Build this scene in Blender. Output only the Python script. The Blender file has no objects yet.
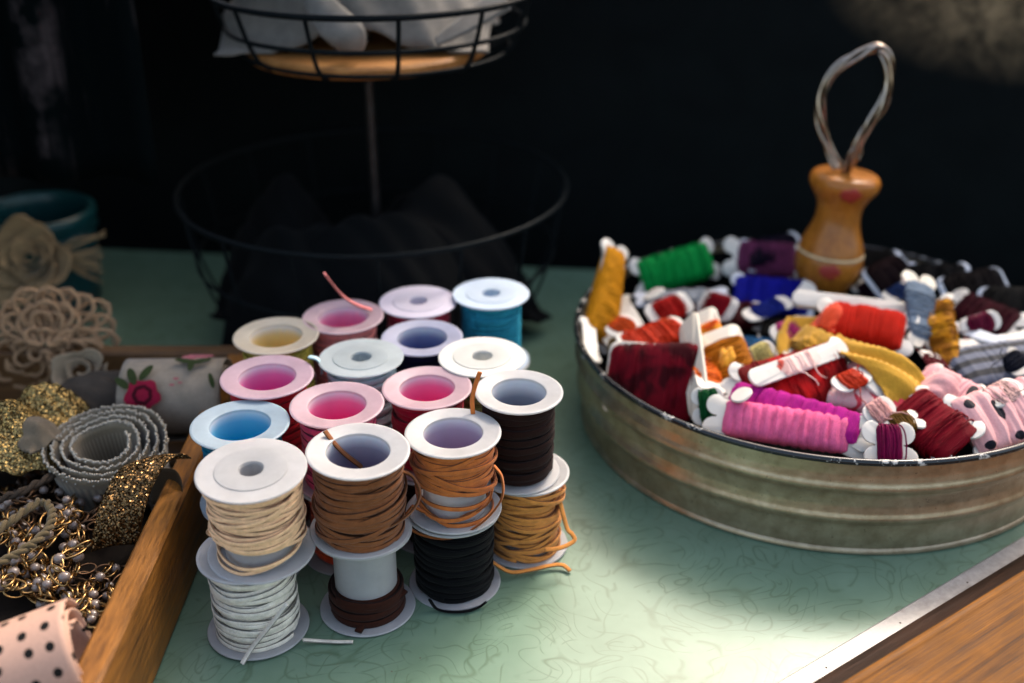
import bpy, bmesh, math, random
from math import sin, cos, pi, radians
from mathutils import Vector, Matrix, Euler

sc = bpy.context.scene
COL = sc.collection
# ------------------------------------------------------------------ camera (all helper coordinates in cm)
CM = 0.01
PITCH = radians(26.5); FPX = 1150.0; CAMZ = 30.0
cam_d = bpy.data.cameras.new("camera"); cam = bpy.data.objects.new("camera", cam_d); COL.objects.link(cam)
cam.location = (0, 0, CAMZ*CM); cam.rotation_euler = (pi/2-PITCH, 0, 0)
cam_d.sensor_width = 36; cam_d.lens = 36*FPX/1024; cam_d.clip_start = 0.01; cam_d.clip_end = 60
cam_d.dof.use_dof = True; cam_d.dof.focus_distance = 0.445; cam_d.dof.aperture_fstop = 4.8
sc.camera = cam
# ------------------------------------------------------------------ sky, sun, exposure
SUN_EL, SUN_AZ = radians(46), radians(30)      # azimuth measured clockwise from +Y (the far side)
w = bpy.data.worlds.new("World"); sc.world = w; w.use_nodes = True
nt = w.node_tree; bg = nt.nodes["Background"]
sky = nt.nodes.new("ShaderNodeTexSky"); sky.sky_type = 'NISHITA'; sky.sun_disc = False
sky.ozone_density = 0.2; sky.dust_density = 4.0; sky.sun_elevation = SUN_EL; sky.sun_rotation = SUN_AZ
wb = nt.nodes.new("ShaderNodeMix"); wb.data_type = 'RGBA'; wb.blend_type = 'MULTIPLY'; wb.inputs[0].default_value = 1
wb.inputs[7].default_value = (1.0, .93, .84, 1)                 # white balance set for the shade
nt.links.new(sky.outputs[0], wb.inputs[6]); nt.links.new(wb.outputs[2], bg.inputs[0]); bg.inputs[1].default_value = 0.15
sd = bpy.data.lights.new("sun", 'SUN'); sun = bpy.data.objects.new("sun", sd); COL.objects.link(sun)
sd.energy = .88; sd.angle = radians(12); sd.color = (1, .96, .90)
dirv = Vector((sin(SUN_AZ)*cos(SUN_EL), cos(SUN_AZ)*cos(SUN_EL), sin(SUN_EL)))
sun.rotation_euler = dirv.to_track_quat('Z', 'Y').to_euler()
sc.view_settings.view_transform = 'Standard'; sc.view_settings.look = 'None'
sc.view_settings.exposure = 1.65; sc.view_settings.gamma = 1.0

# ------------------------------------------------------------------ helpers
def spot(px, py, z):
    """point of the plane at height z (cm) seen at this place of the photo"""
    xc = (px-512)/FPX; yc = (py-341.5)/FPX
    d = Vector((xc, cos(PITCH)-yc*sin(PITCH), -sin(PITCH)-yc*cos(PITCH)))
    return Vector((0, 0, CAMZ)) + d*((CAMZ-z)/-d.z)
def spoty(px, py, y):
    """point of the upright plane at distance y (cm)"""
    xc = (px-512)/FPX; yc = (py-341.5)/FPX
    d = Vector((xc, cos(PITCH)-yc*sin(PITCH), -sin(PITCH)-yc*cos(PITCH)))
    return Vector((0, 0, CAMZ)) + d*(y/d.y)
def hexc(h):
    h = h.lstrip('#'); c = [int(h[i:i+2], 16)/255 for i in (0, 2, 4)]
    return tuple((x/12.92 if x <= .04045 else ((x+.055)/1.055)**2.4) for x in c) + (1,)
def mul(c, k): return (c[0]*k, c[1]*k, c[2]*k, 1)
def lerp(a, b, t): return a+(b-a)*t

class M:
    def __init__(s): s.v = []; s.f = []; s.mi = []; s.uv = []
    def add(s, vs, fs, mi=0, uvs=None):
        o = len(s.v); s.v += [tuple(x) for x in vs]
        for i, f in enumerate(fs):
            s.f.append([o+k for k in f]); s.mi.append(mi)
            s.uv.append([uvs[k] for k in f] if uvs else [(0, 0)]*len(f))
    def build(s, name, mats, parent=None, smooth=True, angle=None):
        me = bpy.data.meshes.new(name)
        me.from_pydata([(x*CM, y*CM, z*CM) for x, y, z in s.v], [], s.f)
        if not isinstance(mats, (list, tuple)): mats = [mats]
        for m in mats: me.materials.append(m)
        me.polygons.foreach_set('material_index', s.mi)
        me.polygons.foreach_set('use_smooth', [smooth]*len(s.f))
        uvl = me.uv_layers.new(name='UVMap')
        uvl.data.foreach_set('uv', [c for f in s.uv for p in f for c in p])
        bm_ = bmesh.new(); bm_.from_mesh(me); bmesh.ops.recalc_face_normals(bm_, faces=bm_.faces); bm_.to_mesh(me); bm_.free(); me.update()
        if angle is not None: me.set_sharp_from_angle(angle=radians(angle))
        o = bpy.data.objects.new(name, me); COL.objects.link(o)
        if parent: o.parent = parent
        return o
def empty(name, loc, rot=(0, 0, 0)):
    o = bpy.data.objects.new(name, None); COL.objects.link(o)
    o.location = Vector(loc)*CM; o.rotation_euler = rot; o.empty_display_size = .01
    return o
def tag(o, label, cat, group=None, kind=None):
    o['label'] = label; o['category'] = cat
    if group: o['group'] = group
    if kind: o['kind'] = kind
    return o
def struct(o, label=None):
    o['kind'] = 'structure'
    if label: o['label'] = label
    return o

def lathe(m, prof, n=64, mi=0, closed=False, wob=None, off=(0, 0, 0), a0=0):
    """prof: list of (r,z[,mi])"""
    vs = []; K = len(prof)
    for i in range(n):
        a = 2*pi*i/n+a0
        for p in prof:
            r = p[0]*(1+(wob(a, p[1]) if wob else 0)); vs.append((off[0]+r*cos(a), off[1]+r*sin(a), off[2]+p[1]))
    fs = []; ms = []
    for i in range(n):
        j = (i+1) % n
        for k in range(K if closed else K-1):
            l = (k+1) % K
            fs.append((i*K+k, j*K+k, j*K+l, i*K+l)); ms.append(prof[k][2] if len(prof[k]) > 2 else mi)
    o = len(m.v); m.v += vs
    for f, q in zip(fs, ms):
        m.f.append([o+x for x in f]); m.mi.append(q); m.uv.append([(0, 0)]*4)
def sweep(m, pts, w, t, normals=None, n=8, mi=0, sq=2.0, taper=None, closed=False, edge=None):
    pts = [Vector(p) for p in pts]; L = len(pts); vs = []; uvs = []
    N = None; s = 0
    for i, p in enumerate(pts):
        a = pts[(i-1) % L] if closed else pts[max(i-1, 0)]
        b = pts[(i+1) % L] if closed else pts[min(i+1, L-1)]
        T = (b-a).normalized()
        if normals: N0 = Vector(normals[i])
        else: N0 = N if N else (Vector((0, 0, 1)) if abs(T.z) < .9 else Vector((1, 0, 0)))
        N = (N0-T*N0.dot(T))
        N = N.normalized() if N.length > 1e-6 else T.orthogonal().normalized()
        B = T.cross(N); k = taper(i/(L-1)) if taper else 1
        if i: s += (p-pts[i-1]).length
        for q in range(n):
            an = 2*pi*(q+.5)/n; c, d = cos(an), sin(an)
            c = math.copysign(abs(c)**(2/sq), c); d = math.copysign(abs(d)**(2/sq), d)
            vs.append(p+N*(c*t/2*k)+B*(d*w/2*k)); uvs.append((s, q/n))
    fs = []
    for i in range(L if closed else L-1):
        j = (i+1) % L
        for q in range(n):
            r = (q+1) % n; fs.append((i*n+q, j*n+q, j*n+r, i*n+r))
    if not closed: fs += [tuple(range(n)), tuple((L-1)*n+q for q in reversed(range(n)))]
    k0 = len(m.mi); m.add(vs, fs, mi, uvs)
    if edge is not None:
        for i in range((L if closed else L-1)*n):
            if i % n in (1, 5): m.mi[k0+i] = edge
def tube(m, pts, r, n=8, mi=0, closed=False, taper=None): sweep(m, pts, 2*r, 2*r, n=n, mi=mi, closed=closed, taper=taper)
def smoothpts(P, k=8, closed=False):
    P = [Vector(p) for p in P]; L = len(P); out = []
    for i in range(L if closed else L-1):
        g = lambda j: P[j % L] if closed else P[max(0, min(L-1, j))]
        a, b, c, d = g(i-1), g(i), g(i+1), g(i+2)
        for q in range(k):
            t = q/k
            out.append(.5*((2*b)+(c-a)*t+(2*a-5*b+4*c-d)*t*t+(3*b-a-3*c+d)*t**3))
    if not closed: out.append(P[-1])
    return out
def sheet(m, fn, nu, nv, th=.05, mi=0, us=1, vs_=1, mi_back=None):
    """fn(u,v)->point; a sheet with real thickness"""
    P = [[Vector(fn(i/nu, j/nv)) for j in range(nv+1)] for i in range(nu+1)]
    top = []; bot = []; uv = []
    for i in range(nu+1):
        for j in range(nv+1):
            du = P[min(i+1, nu)][j]-P[max(i-1, 0)][j]; dv = P[i][min(j+1, nv)]-P[i][max(j-1, 0)]
            n = du.cross(dv); n = n.normalized() if n.length > 1e-9 else Vector((0, 0, 1))
            top.append(P[i][j]+n*th/2); bot.append(P[i][j]-n*th/2); uv.append((i/nu*us, j/nv*vs_))
    K = (nu+1)*(nv+1); I = lambda i, j: i*(nv+1)+j
    A = []; Bk = []; E_ = []
    for i in range(nu):
        for j in range(nv):
            A.append((I(i, j), I(i+1, j), I(i+1, j+1), I(i, j+1)))
            Bk.append((K+I(i, j), K+I(i, j+1), K+I(i+1, j+1), K+I(i+1, j)))
    for i in range(nu):
        E_.append((I(i, 0), K+I(i, 0), K+I(i+1, 0), I(i+1, 0))); E_.append((I(i, nv), I(i+1, nv), K+I(i+1, nv), K+I(i, nv)))
    for j in range(nv):
        E_.append((I(0, j), I(0, j+1), K+I(0, j+1), K+I(0, j))); E_.append((I(nu, j), K+I(nu, j), K+I(nu, j+1), I(nu, j+1)))
    m.add(top+bot, A+Bk+E_, mi, uv+uv)
def box(m, x0, x1, y0, y1, z0, z1, mi=0, b=0, T=None):
    if b <= 0:
        vs = [(x, y, z) for x in (x0, x1) for y in (y0, y1) for z in (z0, z1)]
        fs = [(0, 1, 3, 2), (4, 6, 7, 5), (0, 4, 5, 1), (2, 3, 7, 6), (0, 2, 6, 4), (1, 5, 7, 3)]
    else:   # bevelled
        vs = []; idx = {}
        for ix, x in enumerate((x0, x1)):
            for iy, y in enumerate((y0, y1)):
                for iz, z in enumerate((z0, z1)):
                    sx, sy, sz = (1, -1)[ix], (1, -1)[iy], (1, -1)[iz]
                    idx[ix, iy, iz] = len(vs)
                    vs += [(x, y+sy*b, z+sz*b), (x+sx*b, y, z+sz*b), (x+sx*b, y+sy*b, z)]
        q = lambda a, k: idx[a]+k
        fs = []
        for ix in (0, 1): fs.append([q((ix, 0, 0), 0), q((ix, 1, 0), 0), q((ix, 1, 1), 0), q((ix, 0, 1), 0)])
        for iy in (0, 1): fs.append([q((0, iy, 0), 1), q((1, iy, 0), 1), q((1, iy, 1), 1), q((0, iy, 1), 1)])
        for iz in (0, 1): fs.append([q((0, 0, iz), 2), q((1, 0, iz), 2), q((1, 1, iz), 2), q((0, 1, iz), 2)])
        for a in (0, 1):
            for c in (0, 1):
                fs.append([q((a, c, 0), 0), q((a, c, 1), 0), q((a, c, 1), 1), q((a, c, 0), 1)])
                fs.append([q((a, 0, c), 0), q((a, 1, c), 0), q((a, 1, c), 2), q((a, 0, c), 2)])
                fs.append([q((0, a, c), 1), q((1, a, c), 1), q((1, a, c), 2), q((0, a, c), 2)])
        for k, s in idx.items(): fs.append([s, s+1, s+2])
        cx = Vector(((x0+x1)/2, (y0+y1)/2, (z0+z1)/2)); V = [Vector(v) for v in vs]
        for f in fs:
            n = (V[f[1]]-V[f[0]]).cross(V[f[2]]-V[f[0]]); c = sum((V[i] for i in f), Vector())/len(f)
            if n.dot(c-cx) < 0: f.reverse()
    if T: vs = [T @ Vector(v) for v in vs]
    m.add(vs, fs, mi)
def ball(m, c, r, n=10, k=6, mi=0, sq=(1, 1, 1)):
    vs = []; fs = []
    for i in range(k+1):
        a = pi*i/k
        for j in range(n):
            b = 2*pi*j/n; vs.append((c[0]+r*sq[0]*sin(a)*cos(b), c[1]+r*sq[1]*sin(a)*sin(b), c[2]+r*sq[2]*cos(a)))
    for i in range(k):
        for j in range(n):
            l = (j+1) % n; fs.append((i*n+j, (i+1)*n+j, (i+1)*n+l, i*n+l))
    m.add(vs, fs, mi)
class Noise:
    def __init__(s, seed, k=5, f0=.7, f1=4):
        r = random.Random(seed); s.t = [(r.uniform(f0, f1), r.uniform(0, 2*pi), r.uniform(.4, 1)) for _ in range(k)]
        s.n = sum(a for _, _, a in s.t)
    def __call__(s, x): return sum(a*sin(f*x+p) for f, p, a in s.t)/s.n

# ------------------------------------------------------------------ materials
class NT:
    def __init__(s, name):
        s.m = bpy.data.materials.new(name); s.m.use_nodes = True; s.t = s.m.node_tree
        s.b = s.t.nodes["Principled BSDF"]
    def n(s, typ, **kw):
        o = s.t.nodes.new(typ)
        for k, v in kw.items():
            if k.startswith('i_'): o.inputs[k[2:].replace('_', ' ')].default_value = v
            else: setattr(o, k, v)
        return o
    def l(s, a, b): s.t.links.new(a, b)
    def coord(s, scale=100, kind='Object', vscale=None, rot=(0, 0, 0), loc=(0, 0, 0)):
        tc = s.n('ShaderNodeTexCoord'); mp = s.n('ShaderNodeMapping')
        mp.inputs['Scale'].default_value = vscale or (scale,)*3; mp.inputs['Rotation'].default_value = rot
        mp.inputs['Location'].default_value = loc
        s.l(tc.outputs[kind], mp.inputs[0]); return mp.outputs[0]
    def math(s, op, a, b=None, c=None, clamp=False):
        o = s.n('ShaderNodeMath', operation=op); o.use_clamp = clamp
        for i, x in enumerate((a, b, c)):
            if x is None: continue
            if isinstance(x, (int, float)): o.inputs[i].default_value = x
            else: s.l(x, o.inputs[i])
        return o.outputs[0]
    def noise(s, vec, scale, detail=4, rough=.6, dist=0):
        o = s.n('ShaderNodeTexNoise'); o.inputs['Scale'].default_value = scale
        o.inputs['Detail'].default_value = detail; o.inputs['Roughness'].default_value = rough; o.inputs['Distortion'].default_value = dist
        s.l(vec, o.inputs['Vector']); return o.outputs['Fac']
    def ramp(s, fac, stops, interp='LINEAR'):
        o = s.n('ShaderNodeValToRGB'); cr = o.color_ramp; cr.interpolation = interp
        while len(cr.elements) < len(stops): cr.elements.new(.5)
        for e, (p, c) in zip(cr.elements, stops): e.position = p; e.color = c if len(c) == 4 else (*c, 1)
        s.l(fac, o.inputs[0]); return o.outputs[0]
    def mix(s, fac, a, b, mode='MIX'):
        o = s.n('ShaderNodeMix', data_type='RGBA', blend_type=mode)
        for inp, x in ((o.inputs[0], fac), (o.inputs[6], a), (o.inputs[7], b)):
            if isinstance(x, (int, float, tuple)): inp.default_value = x
            else: s.l(x, inp)
        return o.outputs[2]
    def bump(s, h, strength=.5, dist=.02, normal=None):
        o = s.n('ShaderNodeBump'); o.inputs['Strength'].default_value = strength; o.inputs['Distance'].default_value = dist*CM
        s.l(h, o.inputs['Height'])
        if normal is not None: s.l(normal, o.inputs['Normal'])
        s.l(o.outputs[0], s.b.inputs['Normal']); return o.outputs[0]
    def set(s, **kw):
        for k, v in kw.items():
            i = s.b.inputs[k.replace('_', ' ')]
            if isinstance(v, (int, float, tuple)): i.default_value = v
            else: s.l(v, i)
        return s
GREY = lambda g: (g, g, g, 1)
_c = {}
def vivid(c, g=1.18): return tuple(min(.9, x)**g for x in c[:3])+(1,)
def suede(hx, k=1.0):
    key = ('s', hx, k)
    if key in _c: return _c[key]
    N = NT('suede_cord'); c = vivid(mul(hexc(hx), k)); v = N.coord()
    a = N.noise(v, 3, 3); b = N.noise(v, 28, 3, .7)
    col = N.ramp(a, [(.3, mul(c, .72)), (.7, mul(c, 1.22))])
    col = N.mix(.35, col, N.ramp(b, [(.3, mul(c, .6)), (.7, mul(c, 1.4))]))
    N.set(Base_Color=col, Roughness=.9, Sheen_Weight=.04 if max(c[:3]) < .12 else .15, Sheen_Roughness=.5, Specular_IOR_Level=.15)
    N.bump(b, .5, .03); _c[key] = N.m; return N.m
def satin(hx, k=1.0, rough=.45):
    k *= .8; key = ('t', hx, k, rough)
    if key in _c: return _c[key]
    N = NT('thread_or_ribbon'); c = vivid(mul(hexc(hx), k), 1.45); v = N.coord()
    wv = N.n('ShaderNodeTexWave', wave_type='BANDS', bands_direction='X'); N.l(v, wv.inputs[0])
    wv.inputs['Scale'].default_value = 5.5; wv.inputs['Distortion'].default_value = 3.5; wv.inputs['Detail'].default_value = 3; wv.inputs['Detail Scale'].default_value = 2
    nz = N.noise(v, 2.2, 3)
    col = N.ramp(nz, [(.3, mul(c, .6)), (.7, mul(c, 1.3))])
    col = N.mix(.6, col, N.ramp(wv.outputs['Fac'], [(0, mul(c, .35)), (1, mul(c, 1.25))]))
    N.set(Base_Color=col, Roughness=rough+.15, Specular_IOR_Level=.1); N.bump(wv.outputs['Fac'], .6, .05)
    _c[key] = N.m; return N.m
def cloth(hx, k=1.0, scale=12, rough=.9):
    key = ('c', hx, k)
    if key in _c: return _c[key]
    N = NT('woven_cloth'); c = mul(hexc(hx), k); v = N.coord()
    ch = N.n('ShaderNodeTexVoronoi'); N.l(v, ch.inputs['Vector']); ch.inputs['Scale'].default_value = scale
    nz = N.noise(v, 1.5, 4); n2 = N.noise(v, 18, 2)
    col = N.ramp(nz, [(.3, mul(c, .75)), (.7, mul(c, 1.15))]); col = N.mix(.3, col, N.ramp(n2, [(.3, mul(c, .6)), (.7, mul(c, 1.3))]))
    N.set(Base_Color=col, Roughness=rough, Sheen_Weight=.01 if max(c[:3]) < .1 else .15, Specular_IOR_Level=.15); N.bump(n2, .5, .03); _c[key] = N.m; return N.m
def plastic(name, col, rough=.35, sss=.35, spec=.5, dirt=.08):
    N = NT(name); v = N.coord(); nz = N.noise(v, 1.2, 4); n2 = N.noise(v, 9, 3)
    N.set(Base_Color=N.ramp(nz, [(.3, mul(col, 1-dirt)), (.7, mul(col, 1.03))]), Roughness=N.ramp(n2, [(.3, GREY(rough-.08)), (.7, GREY(rough+.15))]),
          Subsurface_Weight=sss, Subsurface_Scale=.006, Specular_IOR_Level=spec)
    N.b.inputs['Subsurface Radius'].default_value = (1, .9, .85)
    N.bump(n2, .08, .01); return N.m
def metal(name, col, rough=.4, met=1.0, bump=.1, ns=3):
    N = NT(name); v = N.coord(); nz = N.noise(v, ns, 5, .65)
    N.set(Base_Color=N.ramp(nz, [(.3, mul(col, .7)), (.7, mul(col, 1.2))]), Metallic=met, Roughness=N.ramp(nz, [(.3, GREY(rough*.8)), (.7, GREY(min(1, rough*1.3)))]))
    N.bump(nz, bump, .02); return N.m

REEL = plastic('milky_reel_plastic', (.57, .57, .60, 1), .33, .6)
REELW = plastic('warm_reel_plastic', (.60, .59, .54, 1), .35, .6)
CARD = plastic('white_bobbin_plastic', (.62, .58, .51, 1), .45, .35)
CARDG = plastic('grey_bobbin_plastic', (.52, .56, .62, 1), .4, .2)
CREAM = plastic('cream_card', (.74, .66, .53, 1), .6, .1)
BLACKWIRE = metal('black_wire', (.006, .008, .009, 1), .45, .0, .05); BLACKWIRE.node_tree.nodes['Principled BSDF'].inputs['Specular IOR Level'].default_value = .03
def translucent(m, col, fac=.28):
    t = m.node_tree; b = t.nodes["Principled BSDF"]; out = [n for n in t.nodes if n.type == 'OUTPUT_MATERIAL'][0]
    tr_ = t.nodes.new('ShaderNodeBsdfTranslucent'); tr_.inputs[0].default_value = col; mx = t.nodes.new('ShaderNodeMixShader'); mx.inputs[0].default_value = fac
    t.links.new(b.outputs[0], mx.inputs[1]); t.links.new(tr_.outputs[0], mx.inputs[2]); t.links.new(mx.outputs[0], out.inputs[0]); return m
def reelmat(hx, base=(.53, .52, .515)):
    key = ('reel', hx, base)
    if key not in _c:
        c = hexc(hx) if hx else (.6, .6, .62); mx_ = max(c[:3])+1e-6; c = tuple(x/mx_*.62 for x in c[:3]); col = tuple(lerp(base[i], c[i], .30 if hx else 0) for i in range(3))+(1,)
        _c[key] = translucent(plastic('milky_reel_plastic', col, .40, .5, .4, .16), col)
    return _c[key]
def tinted(hx, k=1):
    key = ('i', hx, k)
    if key in _c: return _c[key]
    c = mul(hexc(hx), k); N = NT('tinted_reel_core'); sep = N.n('ShaderNodeSeparateXYZ'); N.l(N.coord(100), sep.inputs[0])
    f = N.math('DIVIDE', N.math('SUBTRACT', 3.45, sep.outputs[2]), 1.25, clamp=True)     # the milky wall thins downwards: more cord colour shows through
    N.set(Base_Color=N.ramp(f, [(0, (.57, .57, .60, 1)), (.4, tuple(lerp(.52, c[i], .78) for i in range(3))+(1,)), (1, c)]), Roughness=.3, Subsurface_Weight=.3, Subsurface_Scale=.006)
    _c[key] = N.m; return N.m

# table laminate: pale green with outlined crescents printed all over
def laminate():
    N = NT('green_laminate'); v = N.coord(100); g = hexc('#7fa78a')
    base = N.noise(v, .35, 3); fine = N.noise(v, 7, 4, .7)
    col = N.ramp(base, [(.3, (.115, .195, .128, 1)), (.7, (.155, .248, .170, 1))])
    total = None
    for k, (sc_, off, nl) in enumerate([(.33, 3.0, 6.5), (.27, 17.0, 7.5)]):
        mp = N.n('ShaderNodeMapping'); mp.inputs['Location'].default_value = (off, off*.7, off*.3); N.l(v, mp.inputs[0])
        f = N.noise(mp.outputs[0], sc_, 0, .5, 1.3); fr = N.math('FRACT', N.math('MULTIPLY', f, nl))
        d = N.math('ABSOLUTE', N.math('SUBTRACT', fr, .5)); line = N.math('SUBTRACT', 1, N.math('DIVIDE', d, .10), clamp=True)
        brk = N.ramp(N.noise(mp.outputs[0], 1.1, 1), [(.38, GREY(0)), (.50, GREY(1))]); line = N.math('MULTIPLY', line, brk)
        total = line if total is None else N.math('MAXIMUM', total, line)
    wear = N.noise(v, .5, 3)
    ink = N.math('MULTIPLY', total, N.ramp(wear, [(.3, GREY(.65)), (.65, GREY(1))]))
    col = N.mix(ink, col, (.085, .145, .085, 1))
    speck = N.n('ShaderNodeTexVoronoi'); speck.inputs['Scale'].default_value = .9; N.l(v, speck.inputs['Vector'])
    sp_ = N.math('LESS_THAN', speck.outputs['Distance'], .035); sr = N.n('ShaderNodeSeparateColor'); N.l(speck.outputs['Color'], sr.inputs[0])
    sp_ = N.math('MULTIPLY', sp_, N.math('GREATER_THAN', sr.outputs[0], .72))
    col = N.mix(N.math('MULTIPLY', sp_, .7), col, (.10, .07, .05, 1))
    N.set(Base_Color=col, Roughness=N.ramp(fine, [(.3, GREY(.28)), (.7, GREY(.42))]), Specular_IOR_Level=.6)
    N.bump(N.math('ADD', fine, N.math('MULTIPLY', total, -.3)), .10, .02)
    return N.m
def wood(name, dark, light, vs=(1, 12, 12), rough=.4, coat=.3, rot=(0, 0, 0), bump=.3):
    N = NT(name); v = N.coord(100, rot=rot); mp = N.n('ShaderNodeMapping'); mp.inputs['Scale'].default_value = vs; N.l(v, mp.inputs[0])
    a = N.noise(mp.outputs[0], .35, 5, .65, 1.2); b = N.noise(mp.outputs[0], 2.2, 4, .7, .4); big = N.noise(v, .35, 3)
    col = N.ramp(a, [(.32, dark), (.5, tuple(lerp(dark[i], light[i], .55) for i in range(3))+(1,)), (.68, light)])
    col = N.mix(.45, col, N.ramp(b, [(.35, mul(dark, .7)), (.62, light)]))
    col = N.mix(.5, col, N.ramp(big, [(.35, GREY(.45)), (.65, GREY(1.0))]), 'MULTIPLY')
    N.set(Specular_IOR_Level=.25, Base_Color=col, Roughness=N.ramp(b, [(.3, GREY(rough-.1)), (.7, GREY(rough+.2))]), Coat_Weight=coat, Coat_Roughness=.25)
    N.bump(b, bump, .03); return N.m

# ------------------------------------------------------------------ setting: floor, wall
m = M(); box(m, -300, 300, -250, 300, -76, -75); struct(m.build('floor', metal('dark_floor', (.05, .045, .04, 1), .7, 0), smooth=False))
WA = radians(-6.6)                                            # the wall runs slightly away to the left
def wallmat():
    N = NT('black_wall_sun_patch'); v = N.coord(100); sep = N.n('ShaderNodeSeparateXYZ'); N.l(v, sep.inputs[0]); X, Z = sep.outputs[0], sep.outputs[2]
    n1 = N.noise(v, .22, 6, .7, .6); n2 = N.noise(v, 1.3, 5, .7, .5); n3 = N.noise(v, .09, 2, .5)
    # sunlit patch high on the right, painted into the wall colour
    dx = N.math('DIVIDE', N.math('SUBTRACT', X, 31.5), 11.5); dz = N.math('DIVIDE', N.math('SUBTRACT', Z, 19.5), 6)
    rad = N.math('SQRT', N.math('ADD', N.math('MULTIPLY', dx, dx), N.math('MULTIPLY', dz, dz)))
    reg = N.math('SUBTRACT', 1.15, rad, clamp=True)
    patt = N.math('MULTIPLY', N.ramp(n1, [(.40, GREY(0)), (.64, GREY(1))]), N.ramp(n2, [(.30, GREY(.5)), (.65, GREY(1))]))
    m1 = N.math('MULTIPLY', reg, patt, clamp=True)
    # faint vertical streaks high on the left
    vs = N.n('ShaderNodeMapping'); vs.inputs['Scale'].default_value = (1, 1, .12); N.l(v, vs.inputs[0])
    st = N.ramp(N.noise(vs.outputs[0], .45, 3, .6), [(.52, GREY(0)), (.66, GREY(1))])
    dx2 = N.math('DIVIDE', N.math('SUBTRACT', X, -31), 9); dz2 = N.math('DIVIDE', N.math('SUBTRACT', Z, 19), 9)
    r2 = N.math('SUBTRACT', 1.0, N.math('SQRT', N.math('ADD', N.math('MULTIPLY', dx2, dx2), N.math('MULTIPLY', dz2, dz2))), clamp=True)
    m2 = N.math('MULTIPLY', N.math('MULTIPLY', r2, st), .35)
    col = N.ramp(n1, [(.3, (.0010, .0022, .0026, 1)), (.75, (.0032, .0052, .0056, 1))])
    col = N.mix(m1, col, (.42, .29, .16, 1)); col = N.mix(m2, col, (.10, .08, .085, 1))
    N.set(Base_Color=col, Roughness=.85, Specular_IOR_Level=.12); N.bump(n2, .4, .1); return N.m
m = M(); box(m, -75, 75, 0, 3, -75, 25.5, b=.3)
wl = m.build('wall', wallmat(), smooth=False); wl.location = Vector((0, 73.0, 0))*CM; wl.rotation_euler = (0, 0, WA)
tag(wl, 'black streaked wall with a painted sunlit patch behind the green table', 'wall')

m = M(); box(m, -75, -4, 57, 72.5, 30, 31.5, b=.2); box(m, -75, -4, 57, 58, 22, 29.99); box(m, -37, -36, 40, 73, .05, 29.9)  # unseen boards added to block sun and sky over the back left
tag(m.build('sunshade', metal('black_sunshade', (.01, .011, .012, 1), .6, 0), smooth=False), 'black shelf added out of view to shade the tray and wire basket', 'sunshade')
def streaky():
    N = NT('black_streaked_cloth'); v = N.coord(100, vscale=(100, 100, 9)); a = N.ramp(N.noise(v, .5, 3, .6), [(.52, GREY(0)), (.66, GREY(1))]); b = N.ramp(N.noise(N.coord(100), .35, 3), [(.45, GREY(0)), (.6, GREY(1))])
    N.set(Base_Color=N.mix(N.math('MULTIPLY', a, b), (.0016, .003, .0033, 1), (.045, .036, .036, 1)), Roughness=.95, Specular_IOR_Level=.02); return N.m
m = M(); nzf = Noise(41, 6, 1, 7)  # cloth added to keep sky light off the back left of the table
def fn(u, v): return (lerp(-36, -17.6, u), 55.6+.7*sin(24*u+.5*v)+.5*nzf(9*u), lerp(11.4+.4*nzf(5*u), 29.95, v))
sheet(m, fn, 90, 12, .1); tag(m.build('shade_cloth', streaky()), 'black cloth hanging in loose vertical folds, added to shade the back left of the table', 'cloth')
# ------------------------------------------------------------------ table
tbl = empty('table', (0, 45, 0)); tag(tbl, 'table with pale green patterned laminate top, metal strip and wooden edge', 'table')
A = Vector((9.72, 32.1)); D = (Vector((22.36, 41.1))-A).normalized(); NR = Vector((D.y, -D.x))    # edge line of the laminate, outward to the right
e0 = A-D*62; e1 = A+D*46
m = M()
poly = [e0, e1, Vector((e1.x, 84)), Vector((-62, 84)), Vector((-62, e0.y))]
poly = [Vector((p.x, min(p.y, 71.5+(-p.x)*.11))) for p in poly]
for sgn in (1,):
    n = len(poly); vs = [(p.x, p.y-45, 0) for p in poly]+[(p.x, p.y-45, -2.2) for p in poly]
    m.add(vs, [tuple(range(n)), tuple(reversed(range(n, 2*n)))]+[(i, n+i, n+(i+1) % n, (i+1) % n) for i in range(n)])
o = m.build('tabletop', laminate(), tbl, smooth=False)
def along(m, prof, mi=0, a=-62, b=46, seg=40):
    """extrude profile (outward offset, z) along the right edge of the table"""
    n = len(prof); vs = []
    for i in range(seg+1):
        q = A+D*lerp(a, b, i/seg)
        for u, z in prof: p = q+NR*u; vs.append((p.x, p.y-45, z))
    fs = [(i*n+k, i*n+(k+1) % n, (i+1)*n+(k+1) % n, (i+1)*n+k) for i in range(seg) for k in range(n)]
    fs += [tuple(reversed(range(n))), tuple(seg*n+k for k in range(n))]
    m.add(vs, fs, mi)
m = M(); along(m, [(0, -.5), (0, .05), (.08, .11), (.82, .11), (.90, .05), (.90, -.5)])
m.build('metal_edging', metal('dull_aluminium', (.36, .34, .32, 1), .5, .3, .15), tbl, angle=30)
for k in range(9):     # nail heads of the strip
    q = A+D*(2+k*4.3)+NR*.55; m = M(); ball(m, (q.x, q.y-45, .115), .045, 8, 4, sq=(1, 1, .3)); m.build('nail', metal('rusty_nail', (.05, .03, .02, 1), .6, .5), tbl)
ang = math.atan2(D.y, D.x)
m = M(); along(m, [(.93, -.9), (.93, .30), (1.0, .42), (1.35, .52), (1.8, .80), (2.05, 1.10), (2.05, -2.4), (.93, -2.4)])
m.build('dark_moulding', wood('dark_stained_moulding', (.012, .005, .003, 1), (.05, .019, .008, 1), (.3, 7, 7), .5, .05, rot=(0, 0, -ang)), tbl, angle=50)
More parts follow.
